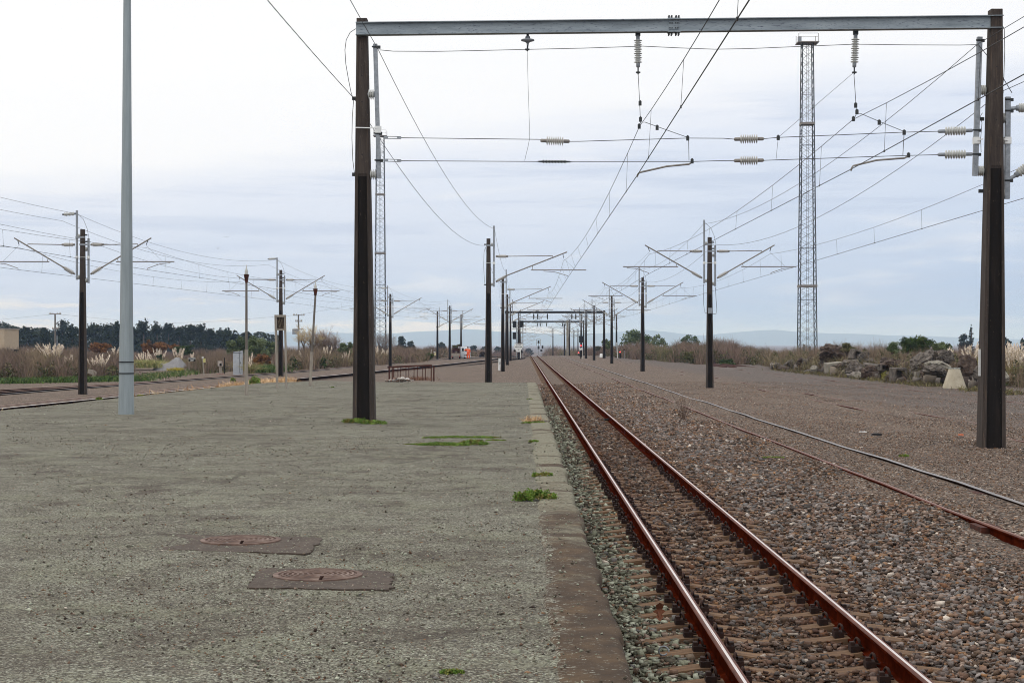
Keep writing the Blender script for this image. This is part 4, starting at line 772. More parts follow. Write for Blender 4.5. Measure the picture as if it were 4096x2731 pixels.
# pampas grass clumps
def pampas(u, vb, vt, k, spread, n, label, side=0.0, zb=None):
    b = P(u, vb, k)
    if zb is not None: b.z = zb
    H = (vb - vt) * k; r_ = spread * k / 2; root = empty('pampas_grass', b, label, 'pampas grass', 'pampas grass clumps'); m = 170
    base = np.array(b) + np.stack([R.normal(0, r_ * .35, m), R.normal(0, r_ * .3, m), np.zeros(m)], 1)
    stalks('leaves', base, H * R.uniform(.35, .75, m), cpal([(150, 138, 92), (128, 124, 76), (170, 156, 116), (104, 108, 60)])[R.integers(0, 4, m)], .035, .5, 0, .7, 'leaf', root)
    a = np.clip(R.normal(side, .55, n), -1.4, 1.4); tip = np.array(b) + np.stack([a * r_, R.normal(0, r_ * .4, n), H * R.uniform(.62, 1.0, n)], 1); st = np.array(b) + np.stack([a * r_ * .3, R.normal(0, .1, n), np.full(n, H * .1)], 1)
    side_ = np.array([.012, 0, 0]); V = np.stack([st - side_, st + side_, tip + side_ * .6, tip - side_ * .6], 1).reshape(-1, 3)
    npmesh('stems', V, np.arange(len(V)).reshape(-1, 4), MT['stalk'], root, col=np.tile(np.array(S(176, 156, 116)[:3]), (len(V), 1)))
    L = min(.75, H * .42); q = 34; t = np.tile(np.linspace(0, 1, q), n); d = tip - st; d /= np.linalg.norm(d, axis=1)[:, None]; c = np.repeat(tip, q, 0) - np.repeat(d, q, 0) * (t * L)[:, None]
    rad = .075 * np.sin(np.clip(t * 1.05 + .08, 0, 1) * math.pi) ** .7; c = c + R.standard_normal((len(c), 3)) * rad[:, None] * .55; dd = np.repeat(d, q, 0) + R.standard_normal((len(c), 3)) * .3; s2 = np.cross(dd, R.standard_normal((len(c), 3))); s2 /= np.linalg.norm(s2, axis=1)[:, None]
    V = np.stack([c - dd * .07, c + s2 * .022, c + dd * .08, c - s2 * .022], 1).reshape(-1, 3); cc = np.repeat(cpal([(232, 216, 196), (214, 198, 178), (240, 228, 212)])[R.integers(0, 3, len(c))] * R.uniform(.85, 1.1, (len(c), 1)), 4, 0)
    npmesh('plumes', V, np.arange(len(V)).reshape(-1, 4), MT['plume'], root, col=cc); return root
for a_ in [(122, 838, 787, .034, 80, 30, 'big pampas clump with many plumes at the foot of the telegraph pole'), (152, 858, 814, .0325, 26, 9, 'few pampas plumes just left of the nearest left mast'),
           (226, 862, 813, .0318, 60, 26, 'pampas clump with dense plumes between the left mast and the grey lamp pole'), (261, 832, 796, .046, 24, 9, 'short pampas tuft left of the grey lamp pole, below the orange bushes'),
           (68, 826, 797, .05, 22, 7, 'small pampas tuft beside the black box in the left scrub'), (331, 845, 808, .046, 36, 14, 'row of pampas plumes just right of the grey lamp pole'),
           (366, 846, 796, .045, 40, 15, 'pampas plumes around a small dark green bush'), (410, 845, 799, .047, 38, 14, 'pampas plumes behind the gravel heap'), (441, 842, 808, .044, 16, 6, 'small pampas tuft behind the black lettered sign'),
           (552, 855, 806, .036, 12, 3, 'pampas plumes poking out behind the pale cabinet'), (574, 858, 806, .0345, 22, 3, 'two tall thin pampas plumes just right of the pale cabinet'), (692, 838, 796, .044, 10, 3, 'tiny pampas tuft between the sign frame and the leaning post'), (752, 836, 791, .045, 32, 8, 'pampas plumes in front of the bare yellowish tree'),
           (795, 838, 802, .0445, 24, 6, 'low pampas plumes just left of the left portal mast'), (868, 826, 794, .05, 18, 6, 'pampas tuft between the portal mast and the lattice tower foot'), (888, 826, 797, .05, 14, 5, 'pampas plumes left of the third left mast'),
           (2228, 850, 786, .0236, 50, 9, 'thin pampas plumes behind the pale concrete block'), (2330, 876, 782, .0212, 66, 34, 'large leaning pampas clump right of the right portal mast'), (2184, 826, 797, .0255, 12, 4, 'short pampas tuft above the orange lichen boulder')]:
    u, vb, vt, k, sp_w, n_, lab = a_; pampas(u, vb, vt, k, sp_w, n_, lab, .5 if u == 122 and False else (-.3 if u > 2300 else 0))

# bushes
def bush(u, v, w, h, k, pal, label, n=900, cat='bush', group='bushes in the scrub', size=.16, ground=None, name='bush'):
    c = P(u, v, k); a, b = w * k / 2, h * k / 2; zb = c.z - b if ground is None else ground; root = empty(name, (c.x, c.y, zb), label, cat, group); L = []
    for _ in range(16): t = random.uniform(0, 6.28); r = random.uniform(.05, .72); hh = random.uniform(.1, .86) * (1 - .25 * r); L.append((c.x + a * r * math.cos(t), c.y + a * .7 * r * math.sin(t), zb + (c.z + b - zb) * hh, a * random.uniform(.24, .42), a * random.uniform(.24, .42), b * random.uniform(.25, .5)))
    foliage('foliage', L, n, size, pal, root, shell=.2); mb = MB()
    for _ in range(4): l_ = random.choice(L); mb.tube([(c.x + random.uniform(-.1, .1), c.y, zb - .1), ((c.x + l_[0]) / 2, c.y, (zb + l_[2]) / 2 + .1), l_[:3]], [.05, .035, .015], 5)
    mb.build('stem', MT['bark'], root); return root
ORG = [(124, 82, 46), (102, 68, 40), (140, 98, 58), (80, 58, 38)]; OLV = [(96, 108, 70), (78, 90, 56), (114, 124, 86), (66, 78, 50)]; DKG = [(52, 68, 36), (66, 84, 42), (44, 56, 32), (84, 98, 52)]
for a_ in [(228, 797, 62, 24, .06, ORG, 'low orange bush behind the nearest left mast'), (340, 793, 46, 34, .06, ORG, 'tall orange-brown bush just right of the grey lamp pole'), (372, 794, 56, 26, .06, ORG, 'broad orange bush under the dark trees'), (402, 799, 40, 20, .06, ORG, 'low reddish orange bush at the right end of its row'),
           (424, 802, 56, 26, .058, DKG, 'dark green bush behind the gravel heap'), (548, 795, 62, 46, .05, OLV, 'olive green bush behind the pale cabinet'), (588, 793, 72, 52, .049, OLV, 'largest olive green bush behind the first lamp post'), (627, 797, 50, 42, .05, OLV, 'olive green bush behind the empty sign frame'),
           (603, 829, 52, 34, .0395, ORG, 'rusty brown bush with a dark hollow beneath, left of the sign frame'), (368, 821, 22, 20, .045, DKG, 'small round dark green bush among the pampas plumes'), (738, 830, 34, 20, .042, DKG, 'dark green patch of bush under the bare tree'), (680, 832, 26, 18, .041, DKG, 'green patch of bush left of the leaning post'),
           (792, 796, 44, 34, .046, OLV, 'olive bush just left of the left portal mast'), (1107, 813, 15, 13, .075, [(70, 56, 44), (52, 44, 36)], 'small round dark bush right of the orange worker'), (985, 818, 24, 16, .057, DKG, 'green bush left of the works truck'), (1050, 797, 26, 14, .085, DKG, 'palm-like green bush above the works truck'),
           (1668, 832, 58, 20, .0425, DKG, 'bright green bush behind the rusty rail pile'), (2086, 790, 70, 40, .029, DKG, 'dark green bush above the rubble, left of its twin'), (2120, 789, 62, 40, .029, DKG, 'dark green bush above the rubble, right of its twin'), (2050, 797, 44, 28, .0275, OLV, 'small olive bush left of the two dark green ones'), (2165, 796, 66, 34, .028, OLV, 'olive bush above the rubble near the right portal mast'),
           (2033, 863, 28, 24, .0253, [(150, 144, 72), (124, 122, 60), (172, 160, 92)], 'yellow-green weedy bush beside the square concrete box'), (2345, 884, 34, 28, .0208, GG, 'bright green bush at the right picture edge'), (2205, 888, 26, 14, .0209, [(84, 64, 44), (104, 82, 56)], 'low dry brown bush at the foot of the pale concrete block'), (1395, 788, 30, 26, .075, OLV, 'olive bush between the third mast and the scrub'),
           (1452, 812, 40, 26, .063, [(92, 92, 58), (104, 98, 70)], 'olive-brown bush at the foot of the scrub behind the second right mast'), (1540, 815, 44, 26, .052, [(84, 88, 52), (104, 98, 66)], 'olive bush at the foot of the scrub left of the nearest right mast'), (1592, 818, 46, 28, .0465, [(78, 84, 48), (98, 94, 60)], 'darker olive bush low in the scrub just left of the nearest right mast'), (1945, 798, 50, 22, .0305, [(104, 96, 68), (90, 88, 56)], 'brownish green bush above the big brown boulder'),
           (1372, 803, 28, 20, .082, [(84, 78, 66), (74, 76, 52)], 'dull grey-green bush left of the dark mast in the scrub')]:
    bush(*a_[:7], n=int(900 + a_[2] * a_[3] * 1.1), size=3.4 * a_[4])

# trees
def conifer(u, vt, vb, w, k, label, pal, group, spire=False, n=2300):
    c = P(u, vb, k); H = (vb - vt) * k; r = w * k / 2; root = empty('pine_tree', (c.x, c.y, c.z - .1 * H), label, 'pine tree', group); L = []
    if spire:
        for i in range(11):
            t = i / 10; rr = r * (1 - t) ** .8 * (.9 if i % 2 else 1.05) + .1 * r
            for q in range(3): a = random.uniform(0, 6.28); L.append((c.x + rr * .55 * math.cos(a), c.y + rr * .55 * math.sin(a), c.z + H * (.08 + .9 * t), rr * .6, rr * .6, H * .05))
    else:
        for i in range(34):
            t = random.uniform(0, 1) ** .8; rr = r * (1 - .72 * t ** 1.6); a = random.uniform(0, 6.28); q = random.uniform(.3, .85); L.append((c.x + rr * q * math.cos(a), c.y + rr * q * math.sin(a), c.z + H * (.02 + .84 * t), r * random.uniform(.3, .52), r * random.uniform(.3, .52), H * random.uniform(.06, .13)))
        for _ in range(3): L.append((c.x + random.uniform(-.3, .3) * r, c.y, c.z + H * random.uniform(.86, .96), r * .14, r * .14, H * .06))
    foliage('crown', L, n, 4.4 * k if not spire else 3 * k, pal, root, shell=.1); MB().tube([(c.x, c.y, c.z - .15 * H), (c.x, c.y, c.z + H * .45), (c.x + .02 * H, c.y, c.z + H * .9)], [.035 * H, .025 * H, .008 * H], 7).build('trunk', MT['bark'], root); return root
PIN = [(29, 38, 20), (38, 49, 25), (21, 29, 16), (46, 55, 30)]; TG = 'dark pines along the left skyline'
trees = [(3, 736, 56, 'dark pine beside the beige building, cut by the left edge'), (34, 749, 34, 'low rounded dark pine second from the left edge'), (62, 747, 34, 'dark pine with a twin feathery tip'), (78, 757, 26, 'short pine left of the gap in the tree line'), (104, 751, 36, 'dark pine just left of the telegraph pole'), (143, 731, 46, 'tall layered pine right of the telegraph pole'),
         (166, 742, 40, 'pine with a ragged thin top left of the nearest left mast'), (218, 739, 58, 'broad dome-shaped dark pine right of the nearest left mast'), (250, 740, 34, 'layered pine between the dome-shaped pine and the lamp pole'), (273, 736, 34, 'pine half hidden by the grey lamp pole'), (304, 746, 34, 'pine just right of the grey lamp pole'), (330, 731, 40, 'tallest pine right of the grey lamp pole'),
         (361, 735, 34, 'pointed pine right of the tallest one'), (387, 741, 36, 'pine above the broad orange bush'), (411, 748, 30, 'flat-topped pine at the middle of the right tree row'), (438, 743, 34, 'pine with a bent crown above the gravel heap'), (462, 740, 36, 'tall pine at the right part of the tree row'), (484, 752, 26, 'short pine in a dip of the tree row'), (508, 753, 26, 'small pine near the right end of the tree row'), (522, 750, 18, 'slim pine tip near the end of the tree row'), (541, 759, 30, 'low pine left of the first lamp post'), (566, 760, 26, 'last low pine, behind the first lamp post')]
for u, vt, w, lab in trees: conifer(u, vt, 812, w * 1.5, random.uniform(.115, .135), lab, PIN, TG)
for u, vt, w, k, lab, sp_ in [(922, 771, 30, .14, 'dark distant pine just right of the third left mast', 0), (945, 782, 24, .14, 'small distant pine left of the slim mast', 0), (1014, 785, 26, .16, 'faint pine tops left of the works truck mast', 0), (1088, 793, 22, .2, 'bluish distant pine right of the works truck', 0), (1112, 796, 22, .2, 'bluish distant pine left of the nearest single-arm mast', 0), (1144, 796, 24, .2, 'bluish distant pine right of the nearest single-arm mast', 0),
                       (1214, 800, 22, .26, 'pale blue distant pine beside the crest of the track', 0), (2231, 746, 22, .13, 'spire-shaped pine behind the right portal mast', 1), (2214, 766, 34, .13, 'broad dark pine left of the spire-shaped pine', 0), (2310, 774, 40, .13, 'low dark pine right of the right portal mast', 0), (2352, 776, 30, .13, 'dark pine cut by the right edge', 0), (2258, 770, 30, .13, 'dark pine hidden behind the right portal mast', 0)]:
    conifer(u, vt, 815, w, k, lab, PIN, 'scattered pines along the horizon', bool(sp_), 1500)
ps = np.stack([R.uniform(-60, 640, 17000), R.uniform(0, 1, 17000) ** 1.15, R.uniform(.135, .17, 17000)], 1); hh = 757 - 6 * np.sin(ps[:, 0] / 31.) - 5 * np.sin(ps[:, 0] / 13.) + 14 * sstep((ps[:, 0] - 430) / 200)
z_ = HC - (815 - ps[:, 1] * (815 - hh) - VV) * ps[:, 2]; V_, FA_ = quads(np.stack([(ps[:, 0] - UV) * ps[:, 2], F * ps[:, 2], z_], 1), R.uniform(.5, 1.3, 17000)); pc_ = cpal(PIN)
o = npmesh('distant_woods', V_, FA_, MT['leaf'], col=np.repeat(pc_[R.integers(0, 4, 17000)] * .9, 4, 0)); o['kind'] = 'stuff'
def broadleaf(u, vt, vb, w, k, label, pal, n, size):
    c = P(u, vb, k); H = (vb - vt) * k; r = w * k / 2; root = empty('tree', c, label, 'tree'); L = []
    for _ in range(34):
        t = random.uniform(-1, 1); L.append((c.x + r * .8 * t, c.y + random.uniform(-.5, .5) * r, c.z + H * (.12 + .76 * (1 - t * t) * random.uniform(.15, 1)), r * random.uniform(.18, .32), r * random.uniform(.18, .32), H * random.uniform(.09, .17)))
    foliage('crown', L, n, size, pal, root, shell=.3); mb = MB().tube([(c.x, c.y, c.z - .3), (c.x, c.y, c.z + H * .3)], [.05 * H, .04 * H], 7)
    for l_ in L[:8]: mb.tube([(c.x, c.y, c.z + H * .25), l_[:3]], [.03 * H, .008 * H], 5)
    mb.build('trunk', MT['bark'], root)
broadleaf(1462, 746, 800, 88, .082, 'rounded green tree rising behind the brown scrub and the second right mast', OLV + DKG, 2600, .3)
broadleaf(1512, 766, 800, 46, .078, 'small pale green tree at the right side of the rounded tree', OLV, 1000, .28)
broadleaf(1586, 765, 800, 58, .1, 'lone small dark tree on the scrub skyline left of the nearest right mast', DKG, 1300, .36)
def bare_tree(u, vt, vb, w, k, label, col_, col2):
    c = P(u, vb, k); H = (vb - vt) * k; root = empty('bare_tree', c, label, 'bare tree', 'bare trees on the left'); tk = MB(); V = []; CL = []
    def grow(p_, d, l_, r_, lev):
        q = p_ + d * l_
        if lev < 2: tk.tube([p_, q], [r_, r_ * .7], 5)
        else:
            s_ = d.cross(Vector((random.gauss(0, 1), random.gauss(0, 1), random.gauss(0, 1)))).normalized() * r_; V.extend([p_ - s_, p_ + s_, q + s_ * .5, q - s_ * .5]); CL.extend([col_ if lev < 4 else col2] * 4)
        if lev >= 5: return
        for _ in range(3 if lev else 7):
            e = (d + Vector((random.gauss(0, .45), random.gauss(0, .45), random.gauss(.12, .3)))).normalized(); grow(p_.lerp(q, random.uniform(.45, 1)) if lev else p_.lerp(q, random.uniform(.3, 1)), e, l_ * random.uniform(.6, .85), r_ * .62, lev + 1)
    for _ in range(3): grow(c + Vector((random.uniform(-.25, .25) * w * k, random.uniform(-.5, .5), 0)), Vector((random.gauss(0, .22), random.gauss(0, .2), 1)).normalized(), H * .32, .016 * H, 0)
    tk.build('trunk', MT['bark'], root); V = np.array([tuple(v) for v in V]); npmesh('twigs', V, np.arange(len(V)).reshape(-1, 4), MT['stalk'], root, col=np.array([S(*c_)[:3] for c_ in CL]))
bare_tree(712, 728, 826, 60, .05, 'pale yellowish bare tree behind the leaning lamp post', (150, 128, 100), (188, 168, 126))
bare_tree(742, 742, 826, 50, .05, 'reddish bare tree right of the leaning lamp post', (112, 92, 82), (138, 114, 100))
bare_tree(772, 752, 826, 40, .05, 'small bare tree left of the left portal mast', (110, 94, 86), (140, 122, 108))
bare_tree(884, 748, 824, 40, .056, 'grey bare tree at the foot of the left lattice tower', (104, 94, 88), (128, 116, 106))

# weeds on the platform and the gravel
def weed(u, v, w, h, pal, label, n, leaf=.02, z=0.0, grp='green weeds on the platform', dep=.35):
    c = G(u, v, z); k = c.y / F; a = w * k / 2; H = max(h * k, .03); root_l = []
    for q_ in range(26): t = (q_ + random.random()) / 13 - 1; root_l.append((c.x + a * t * .85, c.y + random.uniform(-1, 1) * a * dep, z + H * random.uniform(.2, .5) * (1 - .5 * t * t), a * random.uniform(.12, .26), a * random.uniform(.12, .26), H * random.uniform(.25, .5)))
    o = foliage('weed_clump', root_l, int(n * 1.3), leaf, pal, org=(c.x, c.y, z), shell=.2); return tag(o, label, 'weed', grp)
WG = [(84, 114, 40), (106, 136, 52), (64, 92, 34), (124, 146, 66), (128, 112, 62)]
weed(1230, 1148, 108, 30, WG, 'largest bushy green weed at the platform edge', 2600, .022)
weed(1246, 1094, 52, 13, WG, 'second green weed at the platform edge, behind the largest', 1100, .022)
weed(1088, 1021, 70, 16, WG, 'dark green weed at the end of the mossy strip on the platform', 1100, .025)
weed(1020, 1022, 130, 9, WG, 'front strip of moss and weed across the platform', 2400, .024, dep=.22)
weed(1060, 1005, 190, 6, WG, 'back strip of moss and weed across the platform', 1700, .022, dep=.08)
weed(1140, 1012, 50, 5, WG, 'thin mossy tail at the right end of the weed strip', 350, .022, dep=.1)
weed(950, 1021, 50, 3, WG, 'faint mossy tail at the left end of the weed strip', 200, .022, dep=.1)
weed(818, 970, 62, 13, WG, 'green weed ring left of the portal mast foot', 1500, .03, dep=.4); weed(858, 973, 66, 11, WG, 'green weed ring right of the portal mast foot', 800, .03, dep=.4)
weed(1226, 972, 60, 7, WG, 'green weed under the dry tuft at the platform edge', 500, .026); weed(1226, 1016, 26, 10, WG, 'small green weed along the coping joint', 200, .024, dep=1.2); weed(1218, 917, 18, 3, WG, 'faint far weed on the coping joint', 160, .03); weed(1038, 1546, 62, 12, WG, 'tiny green sprout near the bottom of the picture', 330, .014)
weed(764, 890, 10, 4, WG, 'tiny green weed right of the leaning post foot', 120, .03)
weed(1776, 1051, 60, 5, WG, 'flat green weed beside the near siding rail', 260, .02, -.55, 'green weeds in the gravel'); weed(2076, 1048, 26, 8, WG, 'small green weed beyond the siding', 220, .022, -.52, 'green weeds in the gravel')
weed(585, 880, 28, 22, WG, 'leafy dark green weed beside the first lamp post', 600, .06, -.25, 'weeds by the left rail'); weed(535, 876, 14, 12, WG, 'small olive weed at the left rail', 250, .05, -.45, 'weeds by the left rail'); weed(228, 918, 16, 8, WG, 'small green weed against the left rail beside the lamp pole', 260, .05, -.68, 'weeds by the left rail'); weed(322, 910, 18, 6, [(140, 140, 60), (110, 120, 50)], 'yellowish weed against the left rail right of the lamp pole', 220, .05, -.68, 'weeds by the left rail')
c_ = G(1224, 968, 0); tag(tufts('dry_tuft', [c_ + Vector((dx, 0, 0)) for dx in (-.12, -.05, .04, .12)], 220, .15, DRY, .05, .008, .6, None), 'dry straw-coloured grass tuft at the platform edge', 'grass tuft')
c_ = G(1569, 970, -.6); b_ = np.tile(np.array(c_), (46, 1)) + R.normal(0, .03, (46, 3)) * [1, 1, 0]
tag(stalks('dead_plant', b_, R.uniform(.35, .85, 46), np.tile(np.array(S(86, 68, 58)[:3]), (46, 1)), .008, .2, 4, .1, 'stalk', None, tuple(c_)), 'dead twiggy plant standing in the ballast left of the siding', 'dead plant')
# ------------------------------------------------------------------ lattice towers
def tower(u, vb, vt, k, w0, w1, label, rings, topw):
    b = P(u, vb, k); H = (vb - vt) * k; root = empty('lattice_tower', b, label, 'lattice tower', 'lattice towers'); mb = MB(); n = int(H / 1.25); th = .075
    W = lambda t: w0 + (w1 - w0) * t
    c4 = lambda t: [Vector((b.x + sx * W(t) / 2, b.y + sy * W(t) / 2, b.z + H * t)) for sx, sy in ((-1, -1), (1, -1), (1, 1), (-1, 1))]
    for q in range(4): mb.tube([c4(0)[q], c4(1)[q]], .085, 4)
    for i in range(n):
        a, c = c4(i / n), c4((i + 1) / n)
        for q in range(4):
            r = (q + 1) % 4; mb.bar(a[q], c[r], .06, .03); mb.bar(a[r], c[q], .06, .03)
            if i % 6 == 0: mb.bar(a[q], a[r], .05, .05)
    mb.build('lattice', MT['tower'], root); mb = MB(); lx, ly = b.x, b.y - w1 * .2
    for s_ in (-.16, .16): mb.bar((lx + s_, ly, b.z), (lx + s_, ly, b.z + H), .035, .035)
    for i in range(int(H / .42)): mb.bar((lx - .16, ly, b.z + i * .42), (lx + .16, ly, b.z + i * .42), .025, .025)
    mb.build('ladder', MT['tower'], root)
    for v in rings: t = (vb - v) / (vb - vt); MB().box((b.x, b.y, b.z + H * t), (W(t) * 1.12, W(t) * 1.12, .32)).build('walkway', MT['tube'], root)
    w = topw; zt = b.z + H; mb = MB().box((b.x, b.y, zt - .1), (w, w * .9, .14))
    for sx in (-1, 1):
        for sy in (-1, 1): mb.bar((b.x + sx * w * .46, b.y + sy * w * .4, zt), (b.x + sx * w * .46, b.y + sy * w * .4, zt + 1.15), .07, .07)
    for zz in (.6, 1.15): mb.bar((b.x - w * .46, b.y - w * .4, zt + zz), (b.x + w * .46, b.y - w * .4, zt + zz), .05, .05)
    mb.build('platform', MT['tube'], root); MB().box((b.x - w * .36, b.y, zt + .45), (.5, .5, .8)).build('flood_lamp', MT['galv'], root); return root
tower(1854, 806, 98, .064, 2.5, 1.55, 'tall grey lattice tower rising beyond the scrub on the right', (285, 657), 3.1)
tower(873.5, 806, 312, .1, 2.55, 1.7, 'tall grey lattice tower just right of the left portal mast', (447, 582), 3.1)

# ------------------------------------------------------------------ the grey lamp pole and platform furniture
b = G(290, 951, 0); k = b.y / F; lp = empty('lamp_pole', b, 'tall smooth grey lamp pole tapering upwards on the left of the platform', 'lamp pole')
def seg(v0, v1, w0, w1): return MB().tube([b + Vector(((292 - 290 + (.0) * v) * k * 0 + ((951 - v) * .0022) * k, 0, (951 - v) * k)) for v in (v0, v1)], [w0 * k / 2 * 1.03, w1 * k / 2 * 1.03], 10)
for (v0, v1, w0, w1) in ((958, 755, 35, 30), (755, 376, 29.2, 22.6), (376, -330, 22, 12)):
    o = seg(v0, v1, w0, w1).build('pole_section', MT['pole'], lp); o.data.polygons.foreach_set('use_smooth', [False] * len(o.data.polygons))
for v in (831, 857): MB().tube([b + Vector((.0, 0, (951 - v) * k - .011)), b + Vector((.0, 0, (951 - v) * k + .011))], (37.2 if v > 850 else 36.4) * k / 2, 14).build('band', MT['black'], lp)
MB().box(b + Vector((.8, 0, 1281 * k)), (2.2, .35, .2)).build('lamp_head', MT['galv'], lp)
def oldpost(u, vb, vt, uw, wu, vj, label, lean=0.0):
    b = G(u, vb, 0); k = b.y / F; root = empty('lamp_post', b, label, 'lamp post', 'old lamp posts on the platform'); top = b + Vector((lean * k, 0, (vb - vt) * k)); j = b.lerp(top, (vb - vj) / (vb - vt))
    MB().bar(b - Vector((0, 0, .1)), j, wu * k, wu * k).build('lower_post', MT['timber'], root); MB().tube([j - Vector((0, 0, .05)), top - Vector((0, 0, .25))], [wu * k * .42, wu * k * .36], 10).build('upper_post', MT['postdark'], root)
    MB().tube([top - Vector((0, 0, .27)), top - Vector((0, 0, .04)), top], [wu * k * .38, wu * k * .8, wu * k * .85], 10).build('cup', MT['rust'], root); MB().tube([top - Vector((0, 0, .02)), top + Vector((0, 0, .09)), top + Vector((0, 0, .16)), top + Vector((0, 0, .3))], [.05, .055, .03, .006], 8).build('insulator', MT['ceramic'], root)
oldpost(566, 908, 630, 0, 7.2, 803, 'upright old lamp post with a flared rusty cup on the platform'); oldpost(712, 886, 663, 0, 6.4, 808, 'leaning old lamp post with a flared rusty cup on the platform', 12.5)
b = G(637, 893, 0); k = b.y / F; sg = empty('wooden_sign', b, 'weathered wooden sign frame with a blank dark board on two posts', 'sign frame')
for (u0, vb_, u1, wd) in ((637, 893, 633, 5.2), (658, 891, 654.5, 4.4)): MB().bar(P(u0, vb_ + 3, k), P(u1, 723, k), wd * k, .07).build('post', MT['timber'], sg)
MB().box(P(645, 741, k) + Vector((0, .02, 0)), (20 * k, .03, 32 * k)).build('board', noisy('rotten_board', [(.35, S(36, 28, 22)), (.55, S(74, 62, 48)), (.75, S(140, 126, 106))], 4, 8, .95, bump=.4, bscale=30, stretch=(5, 5, 1.6)), sg)
for v, hh in ((725.5, 5), (757, 3.6)): MB().bar(P(633, v, k) - Vector((0, .05, 0)), P(656.5, v, k) - Vector((0, .05, 0)), .06, hh * k).build('crossbar', MT['timber'], sg)

# manholes
def manhole(pts, cu, cv, wd, label):
    q = [G(u, v, 0) for u, v in pts]; c = G(cu, cv, 0); k = c.y / F; root = empty('manhole', c, label, 'manhole', 'manholes in the platform'); mb = MB(); n = 14; top = []
    for i in range(4):
        a_, b_ = q[i], q[(i + 1) % 4]
        for t in range(n): e = a_.lerp(b_, t / n); pn = (b_ - a_).cross(Vector((0, 0, 1))).normalized(); top.append(e + pn * random.uniform(-.025, .025))
    m_ = len(top); mb.add([tuple(e + Vector((0, 0, .006 + random.uniform(-.004, .003)))) for e in top] + [tuple(e - Vector((0, 0, .06))) for e in top], [tuple(range(m_))[::-1] if False else tuple(range(m_))] + [(i, i + m_, (i + 1) % m_ + m_, (i + 1) % m_) for i in range(m_)])
    mb.build('surround', noisy('brown_concrete', [(.3, S(54, 45, 38)), (.6, S(78, 67, 58)), (.8, S(102, 92, 81))], 5, 7, .92, bump=.4, bscale=60, bdist=.006, spot=(40, .62, S(122, 118, 104), .06)), root)
    r = wd * k / 2; prof = [(r * 1.07, .0), (r * 1.06, .015), (r, .017)]; rr = r * .985
    while rr > r * .12: prof += [(rr, .019), (rr - r * .05, .019), (rr - r * .06, .009), (rr - r * .11, .009)]; rr -= r * .12
    prof.append((.001, .014)); V = []; fs = []; s_ = 48; mi = []
    for j, (ra, z) in enumerate(prof):
        for i in range(s_): a = 2 * math.pi * i / s_; V.append((c.x + ra * math.cos(a), c.y + ra * math.sin(a), z))
        if j:
            for i in range(s_): fs.append(((j - 1) * s_ + i, (j - 1) * s_ + (i + 1) % s_, j * s_ + (i + 1) % s_, j * s_ + i))
    mb = MB().add(V, fs); mb.build('cover', noisy('rusty_iron_cover', [(.3, S(66, 50, 42)), (.5, S(98, 76, 65)), (.75, S(146, 128, 116))], 7, 7, .7, .2, bump=.2), root)
    MB().tube([c + Vector((.05, -r * .98, .012)), c + Vector((.06, -r * .98, .035)), c + Vector((.075, -r, .038))], [.012, .011, .004], 7).build('stone', MT['clip'], root); return root
manhole([(412.5, 1228.8), (739.4, 1235.5), (707.8, 1272.5), (369.7, 1262.6)][::-1], 553, 1242.3, 172.7, 'rusty ringed manhole cover in a brown concrete pad, the farther of two')
manhole([(599.6, 1305), (897, 1312), (900.8, 1355), (566, 1350)][::-1], 730, 1322.5, 193, 'rusty ringed manhole cover in a brown concrete pad, the nearer of two')

# rusty railing with rubble
kf = .0222; fz = lambda u, v: P(u, v, kf); fe = empty('railing', fz(945, 873), 'rusty iron railing at the far end of the platform', 'railing')
for u in (894, 901, 904.5, 990.5, 996.5): MB().bar(fz(u, 875), fz(u, 842 - (u - 894) * .02), .07 if u in (894, 996.5) else .05, .06).build('post', MT['rust'], fe)
MB().bar(fz(890, 843), fz(992, 839), .07, .09).build('top_rail', MT['rust'], fe); MB().bar(fz(903, 851.5), fz(990, 845), .03, .025).build('lower_rail', MT['rust'], fe)
for u in (914, 920.5, 932.5, 939, 951, 958.5, 971, 977.5): MB().bar(fz(u, 873), fz(u, 843.5 - (u - 903) * .03), .035, .035).build('baluster', MT['rust'], fe)
n = 130; u = R.uniform(890, 950, n); h_ = np.clip(1 - np.abs(u - 925) / 34, 0, 1); pos = np.array([tuple(fz(u_, 875 - hh * R.uniform(0, 7), ) - Vector((0, R.uniform(.1, 1.0), 0))) for u_, hh in zip(u, h_)])
o = scatter('rubble', pos, R.uniform(.08, .2, n), pick(n, [(200, 196, 188), (160, 150, 140), (110, 84, 70), (84, 70, 62)], [4, 3, 2, 2]), base=CUB, mat='stone'); o['kind'] = 'stuff'
tufts('dry_grass', [tuple(fz(u_, 873)) for u_ in range(940, 992, 6)], 260, .3, [(120, 70, 50), (96, 74, 58), (140, 100, 76)], .2, .015, .5)

